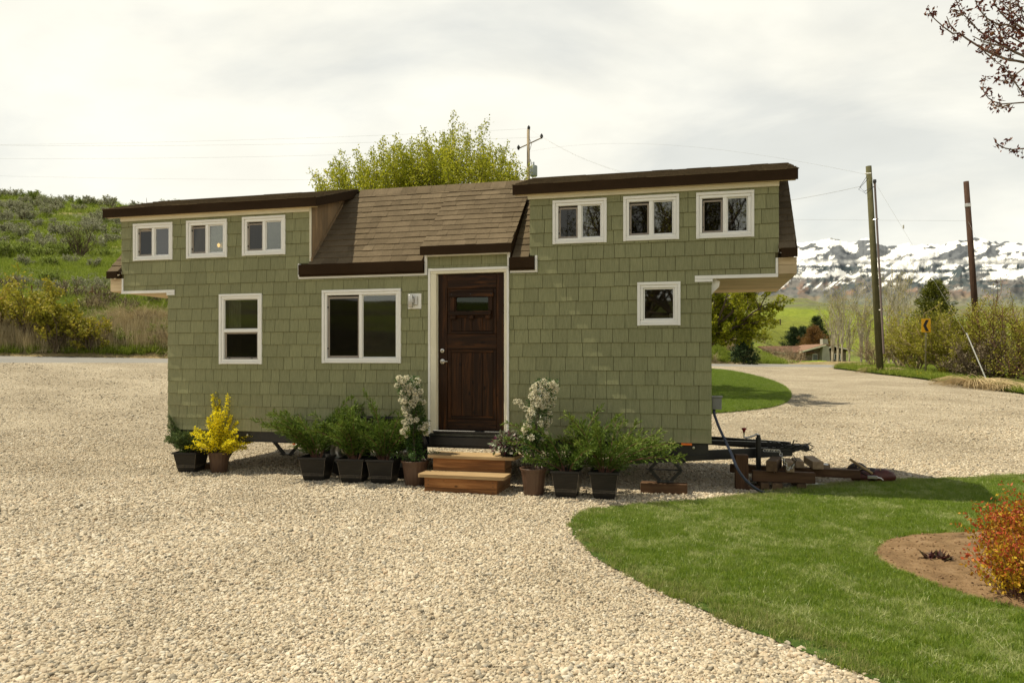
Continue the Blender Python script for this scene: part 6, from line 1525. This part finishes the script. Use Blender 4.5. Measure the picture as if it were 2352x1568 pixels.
wire('second wire sloping down right from the crossarm', sky(1244, 313, 62), sky(1500, 410, 52), .5, .016)
wire('service wire dipping from the transformer pole towards the wooden pole', sky(1218, 348, 62), sky(1990, 401, 34), -1.0, .012)
wire('twisted cable from behind the right dormer to the conduit head', sky(1300, 460, 50), sky(1978, 428, 34), .9, .022)
wire('lower wire from the house side to the leaning dark pole', sky(1300, 497, 56), sky(2222, 507, 38), .05, .014)
wire('guy wire from the wooden pole down into the shrubs', t1 + Vector((0, 0, -.25)), sky(2221, 770, 29.5), 0, .014); wire('faint guy wire right of the leaning dark pole', sky(2223, 507, 38), sky(2300, 660, 33), 0, .012)
MB().bbox(-.03, .03, -.03, .03, -.08, .08, .01).build('guy_insulator', flat('porcelain', (.5, .48, .40), .3, .5)).location = sky(2075, 521, 32.5); tag(bpy.data.objects['guy_insulator'], 'small pale strain insulator halfway down the long guy wire', 'insulator')
A = sky(2220, 765, 29); B = Vector(at(2273, 28)); o = MB().tube([(0, 0, 0), tuple(B - A)], .022, 10).build('guy_guard', flat('grey_plastic_guard', (.42, .43, .40), .6, .2)); o.location = A; tag(o, 'pale plastic guy wire guard slanting out of the straw clump', 'pole guard')

# --- chevron sign
sx0, sy0 = spot(2127, 33); ztop = EYE + (YHP - 732) / FPX * 33; zbot = EYE + (YHP - 763) / FPX * 33
sg_ = thing('chevron_sign', 'yellow road sign with a black chevron arrow half hidden in the shrubs', 'road sign', (sx0, sy0, H1(sx0, sy0)), YAW + .12); gz = H1(sx0, sy0)
SY = flat('sign_yellow', (.80, .42, .01), .4, .4, 0, .12, 9)
MB().bbox(-.22, .22, -.01, 0, zbot - gz, ztop - gz, .004).build('panel', SY, sg_); hh = ztop - zbot; zc = zbot - gz + hh / 2
MB().prism([(.13, zc + hh * .42), (-.02, zc + hh * .42), (-.15, zc), (-.02, zc - hh * .42), (.13, zc - hh * .42), (.0, zc)], -.013, -.0105, 'Y').build('chevron', BLACK, sg_)
MB().box(-.03, .03, .001, .04, 0, ztop - gz).build('post', STEEL, sg_)

# --- ranch house far off on the right
rx, ry = spot(1866, 78); rz_ = H1(rx, ry); rh = thing('ranch_house', 'low brown-roofed ranch house with a big sloping stone chimney beyond the road', 'house', (rx, ry, rz_ - .1), YAW)
k = 78 / FPX; zc_ = lambda y_: EYE + (YHP - y_) * k - rz_ + .1
RRF = roofmat('rust_brown_roofing', (.15, .085, .055), (.20, .115, .075), (.26, .16, .11)); STONE = flat('field_stone', (.20, .16, .12), .9, .1, 0, .5, 4, .6, 5); RW = flat('ranch_wall', (.20, .17, .13), .8, .1, 0, .2, 2); CONC = flat('chimney_render', (.36, .34, .28), .8, .1, 0, .15, 2)
X = lambda p: (p - 1866) * k
MB().box(X(1772), X(1885), 0, 7, 0, zc_(808)).build('wall', RW, rh); MB().box(X(1895), X(1953), 1.0, 7, 0, zc_(806)).build('wall', STONE, rh); MB().prism([(X(1836), 0), (X(1885), 0), (X(1885), zc_(799)), (X(1836), zc_(806))], -.6, -.02, 'Y').build('gable_wall', STONE, rh)
def rslab(poly, y0, y1, th, nm='roof', mat=RRF): return MB().prism([(a, b) for a, b in poly] + [(a, b - th) for a, b in reversed(poly)], y0, y1, 'Y').build(nm, mat, rh)
MB().prism([(-1.0, zc_(809)), (3.5, zc_(793)), (8, zc_(809)), (8, zc_(809) - .15), (3.5, zc_(793) - .15), (-1.0, zc_(809) - .15)], X(1768), X(1862), 'X').build('roof', RRF, rh)
rslab([(X(1826), zc_(807)), (X(1884), zc_(790)), (X(1896), zc_(793))], -1.4, 5, .14); rslab([(X(1895), zc_(800)), (X(1917), zc_(791)), (X(1962), zc_(803))], .2, 7.5, .14)
MB().prism([(X(1824), zc_(808)), (X(1884), zc_(791.5)), (X(1884), zc_(794)), (X(1824), zc_(811))], -1.5, -1.42, 'Y').build('barge_board', CREAM, rh); MB().prism([(X(1895), zc_(801.5)), (X(1917), zc_(792.5)), (X(1963), zc_(804.5)), (X(1963), zc_(807)), (X(1917), zc_(795.5)), (X(1895), zc_(804))], .1, .18, 'Y').build('barge_board', CREAM, rh)
MB().prism([(X(1771), zc_(809)), (X(1771), zc_(806)), (X(1800), zc_(812)), (X(1800), zc_(814))], -1.1, -1.02, 'Y').build('barge_board', CREAM, rh)
MB().prism([(X(1875), 0), (X(1896), 0), (X(1892), zc_(800)), (X(1889), zc_(779)), (X(1878), zc_(779)), (X(1878), zc_(800))], -1.3, -.62, 'Y').build('chimney', CONC, rh)
wn_ = MB().box(X(1861), X(1871), -.66, -.61, zc_(828), zc_(813)).build('window', VINYL, rh)
for a_, b_ in ((1862, 1865.5), (1866.5, 1870)): MB().box(X(a_), X(b_), -.68, -.665, zc_(827), zc_(814)).build('pane', flat('dark_pane', (.05, .06, .06), .1, .5), wn_)
wn_ = MB().box(X(1925), X(1940), .93, .99, zc_(826), zc_(812)).build('window', VINYL, rh); MB().box(X(1926.5), X(1938.5), .915, .925, zc_(825), zc_(813)).build('pane', flat('dark_pane', (.05, .06, .06), .1, .5), wn_)

# --- near shrub with orange leaves, sprout, twigs from above
def spirea(px, py, h, label, seed, n=150, out=.9):
    rr = np.random.RandomState(seed); x, y = hit(px, py); o = thing('orange_spirea', label, 'shrub', (x, y, H1(x, y) - .02), 0, 'orange leaved spirea in the soil bed'); st = MB(); lo = Leaves(); ti = Leaves()
    for i in range(n):
        a = rr.uniform(0, 6.283); sp = out * rr.uniform(.1, 1.2); L_ = h * rr.uniform(.6, 1.2)
        P = curve((rr.normal(0, .07), rr.normal(0, .07), 0), (math.cos(a) * sp, math.sin(a) * sp, rr.uniform(.55, 1)), L_, 9, (math.cos(a) * .2, math.sin(a) * .2, .15), rr, .22); st.tube(P, np.linspace(.0035, .001, 10), 3, caps=False)
        for t in np.linspace(.35, 1, int(17 * L_ / .7)):
            k = min(int(t * 9), 8); q = P[k] + (P[k + 1] - P[k]) * (t * 9 - k); m = 3; tgt = ti if t > .82 and rr.uniform() < .6 else lo
            tgt.add(q + rr.normal(0, .016, (m, 3)), rr.normal(0, .8, (m, 3)) + [0, 0, .5], .033, .018, rr, 0, np.clip(rr.normal(.72 - .35 * t + (.15 if L_ < .6 * h else 0), .22, m), 0, 1), .2)
    st.build('stems', REDB, o); link(bpy.data.objects.new('crown', lo.mesh('crown', ORANGE)), o); link(bpy.data.objects.new('young_leaves', ti.mesh('young_leaves', ORTIP)), o)
spirea(2345, 1290, .46, 'orange and red leaved spirea at the back of the soil bed', 1, 190, .75); spirea(2372, 1372, .44, 'yellow-orange leaved spirea at the front of the soil bed by the lawn', 2, 170, .85); spirea(2440, 1300, .62, 'orange spirea cut off by the right picture edge', 3, 150, .7)
# small dark red sprout
SPR = leafmat('dark_sprout_leaf', [(0, (.05, .012, .018)), (.6, (.10, .035, .03)), (1, (.08, .10, .04))], .4, .1, spec=.5)
for i, (px, py) in enumerate(((2133, 1287), (2152, 1285), (2170, 1290))):
    rr = np.random.RandomState(60 + i); x, y = hit(px, py); lv = Leaves(); n = 26; d = rr.normal(0, 1, (n, 3)); d[:, 2] = np.abs(d[:, 2]) * 1.1 + .3
    lv.add(rr.normal(0, .012, (n, 3)) * [1, 1, 0], d, .085, .02, rr, .1, None, .2); o = link(bpy.data.objects.new('lily_sprout', lv.mesh('lily_sprout', SPR))); o.location = (x, y, H1(x, y) + .015); tag(o, ['dark red sprout with a tall spike, left of the little row in the bare soil', 'middle dark red sprout of the little row in the bare soil', 'right dark red sprout of the row, nearest the spirea'][i], 'sprout', 'dark red sprouts in the bed')
# clods and stones on the soil
rr = np.random.RandomState(4); n = 420; x, y, w, px = fan(4.6, 9, 1980, 2420, 3000); kk = pip(x, y, BED); x, y = x[kk][:n], y[kk][:n]; s = rr.uniform(.004, .016, len(x))
cm = flat('soil_clod', (.22, .14, .075), .95, .1, 0, .3, 6); cme = bpy.data.meshes.new('clod'); bm = bmesh.new(); bmesh.ops.create_icosphere(bm, subdivisions=1, radius=1); bm.to_mesh(cme); bm.free(); cme.materials.append(cm)
scatter('soil_clods', np.column_stack([x, y, H(x, y) + .022]), np.column_stack([s, s * .8, s * .6]), rr.uniform(0, 6, (len(x), 3)), [src('clod', cme)], 'small clods of earth on the bare bed')

# overhanging maple, its trunk out of the picture on the right
tx, ty = spot(2720, 7.2); tz = H1(tx, ty); mp = thing('maple_tree', 'tree whose bare twigs with dark red flower buds hang into the top right corner', 'tree', (tx, ty, tz)); off = Vector((tx, ty, tz))
st = MB(); bd = Leaves(); rr = np.random.RandomState(8)
Z = lambda zx, zy: (2067 + zx * .238, zy * .238)
st.tube([(0, 0, -.1), (.05, 0, 1.2), (0, .1, 2.4), (-.05, .1, 3.6)], [.16, .14, .12, .09], 12)
hubs = [sky(2640, 90, 6.4) - off, sky(2600, 330, 6.6) - off, sky(2650, -160, 6.6) - off]
for h_ in hubs: st.tube([(0, .1, 2.4 if h_.z > 3 else 2.2), tuple((Vector((0, .1, 2.6)) + h_) * .5 + Vector((0, 0, -.05))), tuple(h_)], [.07, .05, .025], 8)
BR_ = [([(265, 60), (300, 150), (350, 200), (430, 270), (510, 325), (570, 320), (650, 380), (760, 450), (850, 500), (905, 525), (990, 560), (1060, 580), (1197, 602)], 0),
       ([(530, -20), (590, 120), (680, 210), (760, 300), (880, 380), (1010, 450), (1120, 510), (1197, 545)], 0), ([(720, -10), (760, 90), (840, 180), (940, 235), (1040, 240), (1130, 290), (1197, 340)], 2), ([(890, -10), (960, 110), (1040, 190), (1130, 240), (1197, 290)], 2),
       ([(1070, -20), (1055, 80), (1050, 180), (1100, 260)], 2), ([(845, 190), (855, 340), (880, 440), (895, 500)], 0), ([(890, 210), (960, 320), (1010, 440)], 0), ([(905, 575), (990, 640), (1060, 720), (1120, 810), (1197, 920)], 1),
       ([(800, 800), (805, 880), (850, 945), (900, 980), (980, 1005), (1060, 1000), (1197, 990)], 1), ([(905, 1330), (930, 1380), (990, 1425), (1080, 1445), (1197, 1435)], 1), ([(910, 760), (960, 780), (1030, 775), (1090, 740), (1197, 660)], 0), ([(450, 160), (480, 240), (545, 310)], 0), ([(700, 350), (800, 400), (900, 430), (1020, 455)], 0),
       ([(960, 280), (1060, 350), (1197, 430)], 0), ([(940, -20), (1020, 60), (1120, 150), (1197, 230)], 2), ([(1120, -20), (1160, 80), (1197, 200)], 2), ([(490, 90), (560, 130), (610, 150)], 0), ([(760, 430), (830, 515), (905, 575)], 0), ([(1000, 20), (1060, 30), (1150, 60), (1197, 120)], 2), ([(880, 970), (930, 1030), (1000, 1030), (1060, 1005)], 1)]
for bi, (pl, hub) in enumerate(BR_):
    w0 = 5.6 + rr.uniform(-.5, .5); P = [sky(*Z(a, b), w0) - off for a, b in pl]
    last = pl[-1][0] >= 1190
    if last: P.append(hubs[hub] * 1.0)
    n = len(P); r1 = .0125 if bi < 4 else .0065; st.tube([tuple(q) for q in P], np.linspace(.0028, r1, n), 5)
    L_ = sum((P[i + 1] - P[i]).length for i in range(len(pl) - 1)); m = int(L_ / .026)
    for k in range(m):
        t = (k + rr.uniform()) / m * (len(pl) - 1); i = min(int(t), len(pl) - 2); q = P[i].lerp(P[i + 1], t - i)
        if rr.uniform() < .62:
            q = np.array(q); nb = rr.randint(5, 16); d0 = rdir(rr); tip = q + d0 * rr.uniform(.015, .07); st.tube([tuple(q), tuple(tip)], .0016, 3, caps=False)
            bd.add(tip + rr.normal(0, .011, (nb, 3)), rr.normal(0, .8, (nb, 3)) + [0, 0, -.3], .034, .016, rr, 0, None, 0)
st.build('branches', flat('maple_twig_bark', (.19, .15, .12), .8, .2, 0, .3, 6), mp); link(bpy.data.objects.new('flower_buds', bd.mesh('flower_buds', BUD)), mp)
